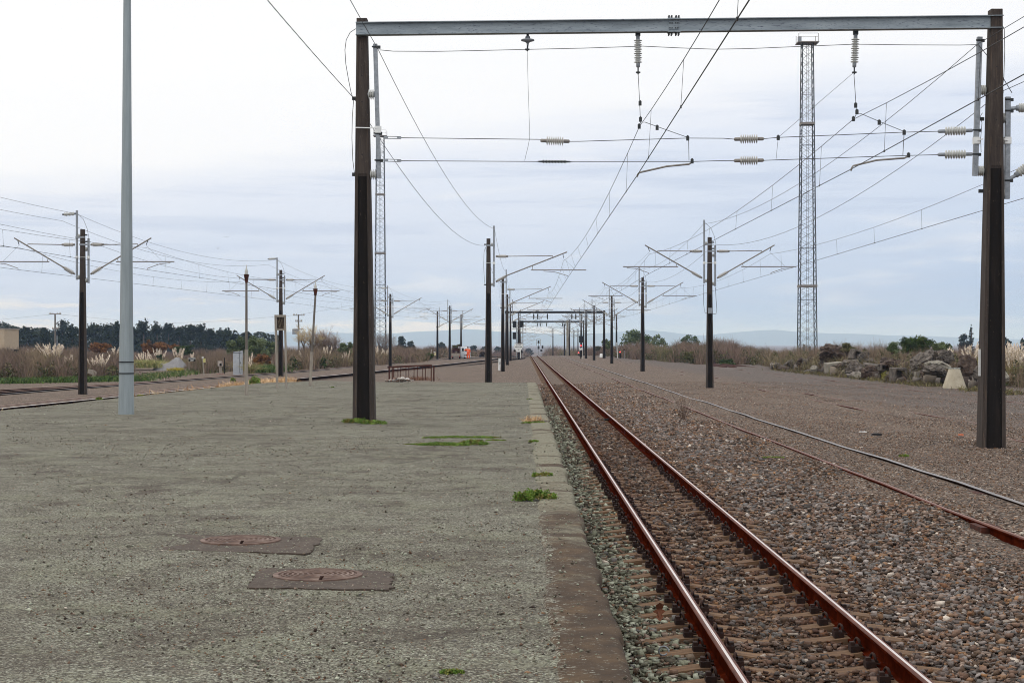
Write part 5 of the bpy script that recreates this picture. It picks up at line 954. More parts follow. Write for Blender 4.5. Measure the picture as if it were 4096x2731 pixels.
# ------------------------------------------------------------------ rubble of boulders and broken concrete
MT['rock'] = noisy('lichen_rock', [(.25, S(32, 27, 23)), (.42, S(72, 65, 58)), (.6, S(106, 98, 90)), (.78, S(164, 158, 148))], 3.4, 9, .95, bump=.9, bscale=11, bdist=.05, spot=(4, .62, S(84, 66, 58), .1))
MT['rock_dark'] = noisy('brown_rock', [(.25, S(34, 27, 23)), (.5, S(70, 57, 49)), (.75, S(112, 98, 86))], 3.6, 8, .95, bump=.7, bscale=12, bdist=.05)
MT['rock_pale'] = noisy('pale_concrete_rubble', [(.25, S(104, 98, 88)), (.55, S(136, 130, 118)), (.8, S(164, 158, 144))], 2.2, 8, .93, bump=.5, bscale=14, bdist=.03)
def boulder(c, sx, sy, sz, seed, mat, label, rot=0.0, cuts=9):
    r = random.Random(seed); bm = bmesh.new(); bmesh.ops.create_icosphere(bm, subdivisions=4, radius=1); pl = []
    for _ in range(cuts): d = Vector((r.gauss(0, 1), r.gauss(0, 1), r.gauss(0, .8))).normalized(); pl.append((d, r.uniform(.55, .86)))
    for v in bm.verts:
        for d, o_ in pl:
            e = v.co.dot(d) - o_
            if e > 0: v.co -= d * e
        nv = v.co * 2.3 + Vector((seed * 3.1, 0, 0)); v.co *= 1 + .18 * mnoise.noise(nv) + .13 * mnoise.noise(nv * 3) + .06 * mnoise.noise(nv * 8) + .03 * r.gauss(0, 1)
        v.co = Vector((v.co.x * sx * 1.3, v.co.y * sy * 1.1, v.co.z * sz * 1.35)); v.co.rotate(Euler((0, rot, 0)))
    me = bpy.data.meshes.new('boulder'); bm.to_mesh(me); bm.free(); return tag(link('boulder', me, MT[mat], None, c), label, 'boulder', 'boulders and concrete lumps in the rubble')
from mathutils import noise as mnoise
RU, RV = lambda x: 1751.4 + x * .25537, lambda y: 689 + y * .25537
rk = [(130, 605, 90, 50, 0, 'rock', 'low grey boulder at the far left end of the rubble', 0), (240, 585, 70, 90, .4, 'rock', 'tilted grey slab-like boulder at the left end of the rubble', .5), (385, 560, 60, 70, .6, 'rock', 'upright grey lump left of the big brown boulder', 0), (340, 560, 55, 70, .3, 'rock_dark', 'narrow brown lump between two grey ones at the left', 0), (430, 545, 60, 60, 1.4, 'rock_dark', 'dark stump-like lump left of the big brown boulder', 0),
      (668, 495, 235, 165, 1.6, 'rock_dark', 'biggest brown boulder on top of the rubble', .1), (900, 510, 90, 90, 1.8, 'rock', 'grey boulder beside the tilted hollow block', .3), (800, 585, 150, 80, .9, 'rock', 'flat grey boulder under the big brown one', 0), (825, 632, 160, 115, .1, 'rock', 'round lichen-grey boulder in the front row', 0), (972, 550, 90, 45, 1.4, 'rock', 'small flat boulder behind the front row', 0), (1105, 545, 100, 45, 1.5, 'rock_dark', 'small dark boulder with a ledge behind the slab', 0),
      (1190, 575, 210, 75, 1.1, 'rock_dark', 'long mauve-brown boulder behind the square box', 0), (985, 660, 150, 115, 0, 'rock_dark', 'crumbling brown boulder left of the yellow-green weed', 0), (870, 678, 70, 50, -.3, 'rock_pale', 'small pale orange stone at the front', 0), (1445, 560, 235, 130, 1.0, 'rock', 'long grey boulder sloping up to the right', -.55), (1625, 515, 150, 115, 1.6, 'rock', 'blocky grey boulder topped by orange lichen', 0), (1580, 590, 180, 70, .8, 'rock_pale', 'pale flat boulder under the blocky one', .1),
      (1570, 645, 190, 90, .5, 'rock', 'grey boulder left of the pale concrete block', .1), (1390, 738, 170, 55, .1, 'rock_dark', 'low brown boulder in front of the dark gap', 0), (1565, 700, 140, 120, .7, 'rock', 'grey split boulder leaning on the pale concrete block', -.5), (1850, 625, 150, 180, 1.2, 'rock_dark', 'tall dark boulder behind the pale concrete block', 0), (1835, 535, 130, 60, 1.4, 'rock_dark', 'dark flat boulder on top beside the right portal mast', .1), (1335, 640, 90, 80, .9, 'rock_dark', 'dark lump right of the square box', 0), (470, 612, 60, 55, -.1, 'rock_pale', 'small pale lump left of the hollow stone', 0), (560, 575, 80, 60, .9, 'rock', 'grey lump under the big brown boulder', 0), (1960, 660, 120, 110, .4, 'rock', 'grey boulder hidden right of the tall dark one', 0), (2170, 690, 70, 90, .2, 'rock_pale', 'pale layered boulder right of the right portal mast', 0), (720, 600, 110, 80, .5, 'rock_dark', 'dark boulder behind the round lichen-grey one', 0), (1460, 668, 60, 90, .4, 'rock_dark', 'upright brown lump beside the squared pale stone', 0)]
for i, (x, y, w, h, back, mat, lab, rot) in enumerate(rk):
    u, v = RU(x), RV(y); k = (20.5 + back) / (u - UV); boulder(P(u, v, k), w * .25537 * k / 2, max(w, h) * .2 * k / 2 + .3, h * .25537 * k / 2, i + 3, mat, lab, rot)
n = 170; x_ = R.uniform(90, 1990, n); bk = np.where((x_ > 1540) & (x_ < 1880), R.uniform(.9, 1.8, n), R.uniform(-.2, 1.6, n)); k_ = (20.4 + bk) / (RU(x_) - UV); base_v = np.interp(x_, [90, 1000, 2000], [628, 705, 790]) - 55 * np.clip(bk, 0, 2) * R.uniform(.2, 1, n)
o = scatter('rubble', np.stack([(RU(x_) - UV) * k_, F * k_, HC - (RV(base_v) - VV) * k_], 1), R.uniform(.25, .8, n), pick(n, [(90, 82, 74), (120, 112, 104), (66, 56, 49), (104, 94, 82)], [4, 4, 4, 2]), base=CUB, flat=.8, sink=.3); o['kind'] = 'stuff'
tufts('grass', [((RU(q) - UV) * 20.2 / (RU(q) - UV), F * 20.2 / (RU(q) - UV), -.5) for q in np.concatenate([R.uniform(60, 1580, 70), R.uniform(1850, 2250, 20)])], 2600, .3, [(104, 98, 62), (126, 116, 78), (84, 82, 50), (92, 76, 58)], .35, .035, .6)
tufts('grass', [((RU(q) - UV) * (20.4 + b_) / (RU(q) - UV), F * (20.4 + b_) / (RU(q) - UV), -.5 + .45 * b_) for q, b_ in zip(R.uniform(60, 1560, 120), R.uniform(.2, 1.8, 120))], 3200, .7, [(112, 104, 72), (128, 116, 88), (92, 88, 58), (104, 84, 70)], .3, .03, .5)
def hollow(x, y, w, h, back, label, rot=(0, 0, 0), mat='rock', depth=.9, open_=.6):
    u, v = RU(x), RV(y); k = (20.5 + back) / (u - UV); c = P(u, v, k); W, H = w * .25537 * k, h * .25537 * k; mb = MB(); e = Euler(rot); a, b_ = W * open_, H * open_; q = []
    for z, s_ in ((0, 1), (0, open_), (depth * .5, open_), (depth, 1)):
        ww, hh = W / 2 * s_, H / 2 * s_
        for sx, sz in ((-1, -1), (1, -1), (1, 1), (-1, 1)): p_ = Vector((sx * ww * random.uniform(.93, 1.05), z - depth / 2, sz * hh * random.uniform(.93, 1.05))); p_.rotate(e); q.append(c + p_)
    fs = [(0, 4, 5, 1), (1, 5, 6, 2), (2, 6, 7, 3), (3, 7, 4, 0), (4, 8, 9, 5), (5, 9, 10, 6), (6, 10, 11, 7), (7, 11, 8, 4), (8, 11, 10, 9), (0, 1, 13, 12), (1, 2, 14, 13), (2, 3, 15, 14), (3, 0, 12, 15), (12, 13, 14, 15)]
    o = mb.add(q, fs).build('hollow_block', MT[mat], None, c); bv = o.modifiers.new('b', 'BEVEL'); bv.width = .04; bv.segments = 2; return tag(o, label, 'concrete block', 'hollow concrete blocks in the rubble')
hollow(1222, 672, 120, 130, -.1, 'square hollow concrete box standing in the front of the rubble', (0, 0, .12), 'rock'); hollow(835, 495, 85, 100, 1.7, 'tilted hollow concrete block right of the big brown boulder', (0, .35, .2), 'rock'); hollow(640, 615, 140, 110, .2, 'rounded hollow stone at the left front of the rubble', (0, -.1, .1), 'rock_pale', open_=.45); hollow(1105, 610, 120, 60, .6, 'low hollow slab with a dark gap left of the square box', (0, .08, 0), 'rock', open_=.7)
u, v = RU(1410), RV(672); k = 20.8 / (u - UV); o = MB().box(P(u, v, k), (75 * .25537 * k, .4, 62 * .25537 * k), rot=Euler((0, -.05, .2))).build('concrete_block', MT['rock_pale']); tag(o, 'small squared pale stone in the dark gap of the rubble', 'concrete block')
u, v = RU(1032), RV(592); k = 21 / (u - UV); o = MB().box(P(u, v, k), (240 * .25537 * k, .7, .12), rot=Euler((.2, .12, 0))).build('concrete_slab', MT['rock']); tag(o, 'flat grey slab bridging the boulders left of the square box', 'concrete slab')
# the pale foundation block
b = G(2192, 893, -.53); k = b.y / F; mb = MB(); W0, W1, H = 57 * k, 27 * k, 46 * k; vs = []; n = 8; rot = .2
for z, w in ((-.1, W0 * 1.02), (H * .93, W1), (H, W1 * .93)):
    for i in range(n):
        a = math.pi / 4 * i + math.pi / 8 + rot; r_ = w / 2 / max(abs(math.cos(a - rot)), abs(math.sin(a - rot))) * (.985 if i % 2 else 1) * .96; vs.append(b + Vector((r_ * math.cos(a), r_ * math.sin(a), z)))
mb.add(vs, [(j * n + i, j * n + (i + 1) % n, (j + 1) * n + (i + 1) % n, (j + 1) * n + i) for j in range(2) for i in range(n)] + [tuple(range(2 * n, 3 * n))])
for dx, dz in ((-.1, .25), (.13, .62)): mb.tube([b + Vector((dx * W0, -W0 * (.5 - .27 * dz) * 1.0, H * dz)), b + Vector((dx * W0, -W0 * (.5 - .27 * dz) + .06, H * dz))], .02, 7)
fb = empty('foundation_block', b, 'pale beige concrete foundation block shaped like a cut-off pyramid', 'concrete block'); mb.build('body', noisy('beige_concrete', [(.3, S(150, 140, 120)), (.6, S(176, 166, 146)), (.85, S(196, 188, 170))], 2.5, 7, .9, bump=.2, bscale=50, bdist=.005), fb)
o = scatter('mortar', np.array([tuple(b + Vector((R.uniform(-.4, .4) * W1, R.uniform(-.3, .3) * W1, H))) for _ in range(40)]), R.uniform(.05, .13, 40), pick(40, [(120, 124, 120), (150, 150, 144)], [1, 1]), base=CUB); o.parent = fb; o.location = -Vector(b)

# pile of rusty rails at the foot of the scrub
for i, (u0, v0, u1, v1, dz) in enumerate([(1634, 835, 1690, 844, .15), (1642, 838.5, 1700, 846, 0), (1656, 836, 1742, 845, .28), (1664, 839, 1744, 848, .14), (1678, 842, 1745, 851, .0), (1630, 839, 1668, 843, 0)]):
    a_, b_ = P(u0, v0, .0425), P(u1, v1, .0392); o = MB().bar(a_, b_, .14, .16).build('scrap_rail', MT['rust']); tag(o, ['rusty rail lying at the back left of the rail pile', 'rusty rail at the lower left of the rail pile', 'topmost long rusty rail of the pile by the scrub', 'long rusty rail just under the topmost one', 'lowest front rusty rail at the right of the pile', 'short rusty rail end poking out left of the pile'][i], 'scrap rail', 'rusty rails piled at the foot of the scrub')
# debris on the gravel
def scrap(u, v, d, mat, label, rot=0.0, cat='debris', name='debris', z=-.5):
    c = G(u, v, z); o = MB().box((c.x, c.y, c.z + d[2] / 2 + .01), d, rot=Euler((.06, .05, rot)), taper=.8).box((c.x + d[0] * .3, c.y + .03, c.z + d[2] * .6 + .01), (d[0] * .4, d[1] * .7, d[2] * .8), rot=Euler((0, .2, rot + .4))).build(name, mat); return tag(o, label, cat)
scrap(1982, 993, (.2, .035, .018), MT['white'], 'thin white stick lying on the gravel beyond the siding', .1); scrap(2013, 1000, (.24, .1, .04), MT['black'], 'flat black scrap on the gravel beyond the siding', -.1); scrap(2207, 1001, (.11, .08, .04), plain('orange_scrap', S(190, 110, 76)), 'small orange scrap left of the right portal mast', .5); scrap(1395, 966, (.22, .1, .05), MT['black'], 'dark lump lying between the main track rails', .4, z=-.63)
c = G(1515 + 10, 1505, -.62); tag(MB().tube([c + Vector((.035 * math.cos(t), .01 * t, .03 + .035 * math.sin(t))) for t in [i * .5 for i in range(12)]], .006, 6).build('steel_ring', MT['galv']), 'small shiny metal ring in the ballast left of the main track', 'ring')
c = G(1516, 1432, -.62); L_ = [(0, 0), (.03, .035), (.015, .05), (.045, .075), (.02, .09), (.03, .125), (.0, .15), (-.03, .12), (-.02, .09), (-.05, .07), (-.015, .05), (-.03, .03)]; o = MB().add([(c.x + x * 1.1, c.y + .05 * math.sin(y * 20), c.z + .02 + y) for x, y in L_] + [(c.x + x * 1.1, c.y + .004 + .05 * math.sin(y * 20), c.z + .02 + y) for x, y in L_], [tuple(range(12)), tuple(range(23, 11, -1))]).build('dead_leaf', plain('dead_leaf_brown', S(110, 66, 44), .8)); tag(o, 'curled brown dead leaf against a sleeper end', 'leaf')

# ------------------------------------------------------------------ signals, signs, cabinets
SIG = plain('signal_black', S(12, 12, 13), .5); REDL = plain('red_lamp', (1, .05, .05, 1), .3, 0, 3, 0); 
def sighead(parent, c, w, h, n=2):
    hd = MB().box(c, (w, .08, h)).box(c + Vector((0, .12, 0)), (w * .7, .2, h * .85)).build('signal_head', SIG, parent)
    for i in range(n):
        z = c.z + h * (.26 - .52 * i / max(1, n - 1)) if n > 1 else c.z; MB().tube([Vector((c.x, c.y - .04, z)), Vector((c.x, c.y - .28, z + .0))], [.1, .115], 10).build('hood', SIG, hd)
def txt(s_, size, loc, parent, mat, name='lettering', rx=90, off=.0):
    cu = bpy.data.curves.new('t', 'FONT'); cu.body = s_; cu.size = size; cu.align_x = 'CENTER'; cu.align_y = 'CENTER'; cu.extrude = .002; cu.offset = off; o = bpy.data.objects.new('t', cu); C.objects.link(o)
    dg = bpy.context.evaluated_depsgraph_get(); me = bpy.data.meshes.new_from_object(o.evaluated_get(dg)); bpy.data.objects.remove(o); me.transform(Matrix.Rotation(math.radians(rx), 4, 'X')); q = link(name, me, mat, parent); q.location = Vector(loc) - wloc(parent); return q
k = .070; b = P(1196, 821.5, k); sg = empty('signal_post', b, 'railway signal with three black heads on slim posts behind the speed board', 'railway signal')
for u in (1186, 1201): MB().tube([P(u, 821.5, k), P(u, 748, k)], .07, 8).build('post', MT['galv'], sg)
for u, v in ((1182, 745), (1198, 744), (1182, 771)): sighead(sg, P(u, v, k), 9.2 * k, 15.6 * k)
mb = MB(); 
for a_, c_ in (((1182, 734), (1208, 733)), ((1208, 733), (1208, 765)), ((1176, 748), (1208, 748.5)), ((1176, 755), (1208, 755.5)), ((1196, 765), (1208, 765)), ((1182, 788), (1202, 788))): mb.bar(P(*a_, k), P(*c_, k), .06, .06)
mb.build('cage', MT['tube'], sg)
for u, v in ((1182, 805.5), (1198.5, 808)): MB().box(P(u, v, k), (.3, .2, .34)).build('relay_box', SIG, sg)
k = .0685; c = P(1191, 799, k); sb = empty('speed_board', P(1191, 821.5, k), 'white shield-shaped speed board reading SLOW MEDIUM 60', 'sign'); pr = [(-9.4, 9.3), (9.6, 9.3), (10.2, 3), (4, -9), (-4, -9), (-9.9, 1)]
MB().add([(c.x + x * k, c.y, c.z + y * k) for x, y in pr] + [(c.x + x * k, c.y + .03, c.z + y * k) for x, y in pr], [tuple(range(6))[::-1], tuple(range(6, 12))] + [(i, (i + 1) % 6, (i + 1) % 6 + 6, i + 6) for i in range(6)]).build('panel', MT['white'], sb)
for s_, dz in (('SLOW', 6.6), ('MEDIUM', 2), ('60', -4)): txt(s_, .27, c + Vector((0, -.006, dz * k)), sb, MT['black'], off=.003)
MB().bar(P(1195.5, 807, k) + Vector((0, .06, 0)), P(1195.5, 822, k) + Vector((0, .06, 0)), .09, .06).build('post', MT['white'], sb)
k = .098; sg = empty('signal_post', P(1237, 818, k), 'small distant signal with a ringed indicator left of the crest', 'railway signal'); MB().tube([P(1237, 818, k), P(1237, 782, k)], .05, 6).build('post', MT['galv'], sg); sighead(sg, P(1237, 785, k), 4 * k, 7 * k, 1); sighead(sg, P(1237, 798, k), 4.2 * k, 7 * k, 1); mb = MB()
for a_, c_ in (((1232.5, 779), (1241.5, 779)), ((1232.5, 779), (1232.5, 794)), ((1241.5, 779), (1241.5, 794)), ((1232.5, 787), (1241.5, 787))): mb.bar(P(*a_, k), P(*c_, k), .07, .07)
mb.build('cage', MT['tube'], sg)
k = .099; sg = empty('signal_post', P(1244, 818, k), 'small distant signal with two staggered black heads right of the ringed one', 'railway signal'); MB().tube([P(1244, 818, k), P(1245.5, 792, k)], .05, 6).build('post', MT['galv'], sg); sighead(sg, P(1246, 797, k), 4 * k, 7.4 * k, 1); sighead(sg, P(1243.5, 804.5, k), 4.6 * k, 4.6 * k, 1)
k = .062; sg = empty('signal_post', P(1336, 825, k), 'railway signal with a black head above a short striped post by the siding', 'railway signal'); sighead(sg, P(1334.5, 779, k), 9 * k, 15.5 * k); MB().tube([P(1334, 825, k), P(1334, 790, k)], .07, 8).build('post', SIG, sg)
for v, rr, m_ in ((793.5, .1, REDL), (798, .12, SIG), (800.5, .22, MT['white'])): MB().tube([P(1334, v, k) - Vector((0, .1, 0)), P(1334, v, k) + Vector((0, .1, 0))], rr, 10).build('lamp' if m_ is REDL else 'disc', m_, sg)
MB().box(P(1332.5, 813, k), (.2, .2, 12 * k)).build('case', SIG, sg); MB().bar(P(1338.7, 824, k), P(1338.7, 800, k), .06, .04).build('stake', MT['white'], sg)
for (u, vb, vt, k, lab) in ((1424.5, 824.5, 806, .0655, 'ground signal with a glowing red lamp before the brown scrub'), (1329, 816, 808, .092, 'far ground signal with a tiny red lamp beside the siding')):
    sg = empty('ground_signal', P(u, vb, k), lab, 'ground signal', 'red ground signals'); MB().box(P(u, (vb + vt) / 2 + 3, k), (.26, .2, (vb - vt - 4) * k)).box(P(u, vb - 1, k), (.45, .3, .12)).build('case', SIG, sg); c = P(u, vt + 2, k); MB().tube([c - Vector((0, .12, 0)), c + Vector((0, .1, 0))], 1.35 * k, 12).build('lamp', REDL, sg)
def stick(u0, vb, u1, vt, k, w, mat, label, cat='marker post', name='marker_post', top=None):
    o = MB().bar(P(u0, vb, k), P(u1, vt, k), w, w * .6).build(name, mat); return tag(o, label, cat)
k = .036; m_ = stick(1146.5, 850.5, 1147.6, 823, k, .19, MT['white'], 'white numbered marker post left of the second single-arm mast')
for i, s_ in enumerate('1', ): txt('126', .16, P(1148.2, 833, k) - Vector((0, .12, 0)), m_, MT['black'], rx=90).rotation_euler = (0, math.radians(90), 0)
stick(1418.5, 825, 1416.5, 786, .0655, .1, MT['white'], 'thin white stake beside the red ground signal'); stick(1434, 824, 1434.2, 803, .064, .07, MT['galv'], 'thin grey stake right of the red ground signal'); tag(MB().box(P(1434, 803, .0638), (.3, .04, .22)).build('small_plate', MT['rust']), 'small brown plate on a thin grey stake before the scrub', 'sign')
o = MB().tube([P(1381, 821, .068), P(1381, 813, .068), P(1381, 812, .068)], [.26, .25, .1], 10).build('bollard', MT['white']); tag(o, 'stubby white round-topped bollard in the gravel', 'bollard')
stick(1303.5, 817.5, 1303.5, 735, .084, .42, MT['rock_pale'], 'pale grey square post among the distant masts', 'post', 'concrete_post'); stick(987, 826, 991, 803.5, .062, .12, MT['white'], 'leaning white stake left of the works truck'); stick(949, 829, 949.2, 819, .0555, .12, plain('red_orange', S(214, 60, 44), .6), 'short red stake at the edge of the left scrub')
for u, vb, vt, lab in ((1847, 806, 791, 'left dark wooden stump in the scrub at the tower foot'), (1860.5, 806, 795, 'right dark wooden stump in the scrub at the tower foot')): stick(u, vb, u, vt, .036, .16, MT['postdark'], lab, 'wooden post', 'wooden_post')
k = .0605; o = empty('trackside_post', P(1000, 826, k), 'thin trackside post with a white cap and a small yellow box', 'post'); MB().bar(P(999.5, 827, k), P(998.5, 809, k), .07, .07).build('post', MT['timber'], o); MB().box(P(999.5, 812.5, k), (.22, .15, .4)).build('box', plain('cream_box', S(206, 196, 150)), o); MB().tube([P(998, 808.5, k), P(998, 807, k)], .14, 8).build('cap', MT['white'], o)
# the black lettered sign in the left scrub
k = .0362; b = P(441, 848, k); sg = empty('sign', b, 'black sign lettered SHUNTING LIMIT in front of the left scrub', 'sign'); MB().box(P(441, 825.3, k), (15.6 * k, .03, 9 * k)).build('panel', SIG, sg); MB().bar(P(433.8, 849, k) + Vector((0, .04, 0)), P(433.8, 821, k) + Vector((0, .04, 0)), .05, .04).build('post', MT['timber'], sg)
txt('SHUNTING', .115, P(441, 823, k) - Vector((0, .022, 0)), sg, MT['white'], off=.004); txt('LIMIT', .125, P(441, 827.6, k) - Vector((0, .022, 0)), sg, MT['white'], off=.004)
# cabinet, point lever box, lamp post in the left scrub
k = .0347; b = P(545, 858, k); cb = empty('trackside_cabinet', b, 'pale grey metal cabinet with a sloping top beside the outer left track', 'cabinet'); w = 19.5 * k; vs = []
for y in (0, .62): vs += [(b.x - w / 2, b.y + y, b.z - .1), (b.x + w / 2, b.y + y, b.z - .1), (b.x + w / 2, b.y + y, b.z + 53 * k), (b.x - w / 2, b.y + y, b.z + 49.5 * k)]
MB().add(vs, [(3, 2, 1, 0)[::-1], (4, 5, 6, 7)[::-1], (0, 3, 7, 4), (1, 2, 6, 5)[::-1], (3, 2, 6, 7), (0, 1, 5, 4)]).build('body', noisy('chipped_grey_paint', [(.3, S(150, 154, 158)), (.7, S(172, 176, 180))], 3, 5, .6, bump=.05, spot=(7, .64, S(58, 56, 56), .02)), cb)
MB().box((b.x + w * .28, b.y - .012, b.z + 25 * k), (.02, .02, 46 * k)).box((b.x, b.y - .012, b.z + 48 * k), (w, .02, .03)).build('door_seam', MT['fitting'], cb); MB().box((b.x + w * .36, b.y - .03, b.z + 25 * k), (.05, .04, .14)).build('handle', MT['fitting'], cb)
k = .0352; b = P(506, 862, k); pm = empty('point_indicator', b, 'white and red point indicator on a short post by the outer left track', 'point indicator'); MB().box(P(506, 835, k), (10.5 * k, .3, 12 * k)).build('box', noisy('rusty_white', [(.35, S(110, 84, 72)), (.55, S(176, 168, 160)), (.8, S(206, 200, 192))], 4, 6, .8), pm); MB().tube([P(507.5, 837, k) - Vector((0, .15, 0)), P(507.5, 837, k) - Vector((0, .2, 0))], .1, 10).build('lens', SIG, pm)
MB().box(P(506.5, 851, k), (6 * k, .16, 18 * k)).build('post', MT['timber'], pm); MB().box(P(506, 861, k), (16 * k, .5, 4 * k)).build('base', plain('red_base', S(150, 60, 50)), pm)
k = .0348; b = P(467, 866, k); lpz = empty('yard_lamp', b, 'slim pale post with a white lamp cap and a yellow box in the left scrub', 'lamp post'); MB().tube([P(468.5, 866, k), P(466, 822, k)], [.06, .05], 8).build('post', MT['timber'], lpz); MB().box(P(469.5, 827.5, k), (4.5 * k, .16, 9 * k)).build('box', plain('yellowed', S(196, 188, 120)), lpz); MB().tube([P(465.5, 822, k), P(465.5, 819.3, k)], .08, 8).build('cap', MT['white'], lpz)
stick(515.3, 858, 515.3, 821, .0353, .08, MT['black'], 'thin black stake right of the point indicator')
o = MB().box(P(210, 854, .0305), (16 * .0305, .5, .3), rot=Euler((0, .25, .2))).box(P(217, 859, .0305), (.25, .4, .4), rot=Euler((0, .3, .2))).build('junk_bin', MT['timber']); tag(o, 'tipped weathered grey box in the grass right of the left mast', 'box')
o = MB().tube([P(124, 875, .028), P(131, 873, .028), P(136, 878, .028)], [.03, .1, .06], 6).build('plastic_scrap', MT['white']); tag(o, 'crumpled white scrap at the outer left track', 'debris')
o = MB().box(P(62, 838, .0312), (48 * .0312, .12, .12)).box(P(48, 841, .0312), (.16, .14, .3)).box(P(84, 841, .0312), (.16, .14, .3)).build('buffer_beam', MT['postdark']); tag(o, 'dark low buffer beam hidden in the left scrub', 'buffer')
o = MB().box(P(38, 804.5, .045), (11 * .045, .3, 5 * .045)).box(P(38, 812, .045), (.08, .08, .5)).build('black_box', SIG); tag(o, 'black twin box on a stake above the left scrub', 'signal box')
# beige building at the left edge
k = .09; b = P(10, 812, k); bd = empty('building', (b.x - 5, b.y, b.z), 'beige flat-roofed building cut off by the left picture edge', 'building'); zt = HC + 34 * k
MB().box((b.x - 6, b.y + 5, (zt + b.z) / 2), (12, 10, zt - b.z)).build('wall', noisy('beige_render', [(.3, S(160, 142, 118)), (.7, S(178, 160, 134))], 2, 5, .9, bump=.05), bd); MB().box((b.x - 6, b.y + 5, zt + .12), (12.3, 10.3, .24)).build('roof', MT['timber'], bd); MB().box((b.x - 3, b.y - .03, b.z + 1.4), (1, .06, 2.1)).build('door', MT['postdark'], bd)
# telegraph poles
for (u, vt, k, lab, arms, tr) in ((127.5, 722, .075, 'telegraph pole with a wide crossarm among the left pampas', ((721, 27), (755, 14)), 0), (686.5, 722, .08, 'telegraph pole carrying a grey transformer behind the sign frame', ((724, 27), (738, 16)), 1)):
    b = P(u, 822, k); tp = empty('telegraph_pole', b, lab, 'telegraph pole', 'telegraph poles'); MB().tube([b - Vector((0, 0, 1)), P(u - 1, vt, k)], [.2, .13], 9).build('pole', MT['postdark'], tp)
    for v, w in arms:
        ar = MB().box(P(u, v, k) - Vector((0, .16, 0)), (w * k, .1, .14)).build('crossarm', MT['tube'], tp)
        for f_ in (-.46, -.38, -.2, .2, .38, .46): MB().tube([P(u + w * f_, v, k) + Vector((0, -.16, .07)), P(u + w * f_, v, k) + Vector((0, -.16, .3))], [.07, .05], 6).build('insulator', MT['brown_ceramic'], ar)
    if tr: MB().box(P(680, 762, k) - Vector((0, .3, 0)), (15 * k, .8, 11 * k)).build('transformer', MT['galv'], tp); MB().box(P(685, 756, k) - Vector((0, .3, 0)), (24 * k, .9, .14)).build('bracket', MT['tube'], tp)
    else: MB().bar(P(131, 770, k), P(131, 806, k), .12, .1).build('guard', MT['galv'], tp)
for (pts, lab) in (([(-20, 736, .1), (127, 721, .075), (300, 738, .11)], 'thin telegraph wire over the left tree line'), ([(300, 745, .11), (500, 738, .1), (686, 723, .08), (815, 700, .09)], 'thin telegraph wire behind the sign frame')):
    tag(MB().tube([P(*q) for q in pts], .02, 4).build('telegraph_wire', MT['wire']), lab, 'wire')

# ------------------------------------------------------------------ works truck, second van, worker, gulls
k = .063; g = lambda u, v, dy=0.0: P(u, v, k) + Vector((0, dy, 0)); WH = plain('vehicle_white', S(226, 228, 230), .35); TYR = plain('tyre', S(22, 22, 22), .9); GLS = plain('dark_glass', S(40, 48, 54), .1)
tk = empty('works_truck', g(1058, 824), 'white flatbed works truck loaded with dark red equipment, seen from behind', 'truck'); x0, x1 = g(1037, 0).x, g(1057, 0).x
MB().box(((x0 + x1) / 2, g(0, 0).y + 2, g(0, 818.5).z), (x1 - x0, 4.4, .12)).build('deck', MT['galv'], tk); MB().box(((x0 + x1) / 2, g(0, 0).y - .22, g(0, 814.5).z), (x1 - x0, .06, 7 * k)).build('tailboard', MT['timber'], tk)
mb = MB()
for u in (1038, 1043, 1050, 1055): mb.bar(g(u, 818, .3), g(u, 792, .3), .07, .07); mb.bar(g(u, 818, 3.6), g(u, 793, 3.6), .07, .07)
for v in (793, 804): mb.bar(g(1037, v, .3), g(1056, v, .3), .07, .07); mb.bar(g(1037, v, 3.6), g(1056, v, 3.6), .06, .06); mb.bar(g(1038, v, .3), g(1038, v, 3.6), .06, .06); mb.bar(g(1055, v, .3), g(1055, v, 3.6), .06, .06)
mb.build('rack', MT['rust'], tk); mb = MB()
for (u, v, w, h) in ((1041, 808, 5, 14), (1047, 803, 7, 9), (1052.5, 807, 5, 15)): mb.box(g(u, v, 1.5), (w * k, 1.2, h * k))
mb.build('equipment', noisy('dark_equipment', [(.4, S(24, 20, 20)), (.55, S(70, 30, 24)), (.7, S(120, 120, 118))], 3, 4, .8), tk); MB().box(g(1061, 809, 4.6), (6.5 * k + .9, 1.7, 27 * k)).build('cab', WH, tk); MB().box(g(1061, 803, 3.74), (5 * k, .02, 7 * k)).build('cab_window', GLS, tk)
for u in (1039.5, 1055, 1063): MB().tube([g(u - 1.6, 821.5, .9 if u < 1060 else 4.4), g(u + 1.6, 821.5, .9 if u < 1060 else 4.4)], .34, 14).build('wheel', TYR, tk)
for u in (1038.4, 1056): MB().box(g(u, 818.5, -.27), (.16, .05, .1)).build('tail_light', plain('tail_red', S(180, 40, 30)), tk)
vn = empty('van', g(1071, 824), 'white van facing the camera beside the works truck', 'van'); c = g(1071.5, 811, 2.2); vs = []
for y, zz in ((0, 0), (5, 0)): pass
MB().box((c.x, c.y + 2.6, g(0, 811).z), (11.5 * k, 4.4, 22 * k), taper=.9).box((c.x, c.y + .1, g(0, 815).z), (11.4 * k, .9, 11 * k), taper=.94).build('body', WH, vn); MB().box((c.x, c.y + .36, g(0, 804).z), (9.4 * k, .08, 6.5 * k), rot=Euler((-.35, 0, 0))).build('windscreen', GLS, vn); MB().box((c.x, c.y - .37, g(0, 815.5).z), (6 * k, .04, 3.2 * k)).build('grille', SIG, vn)
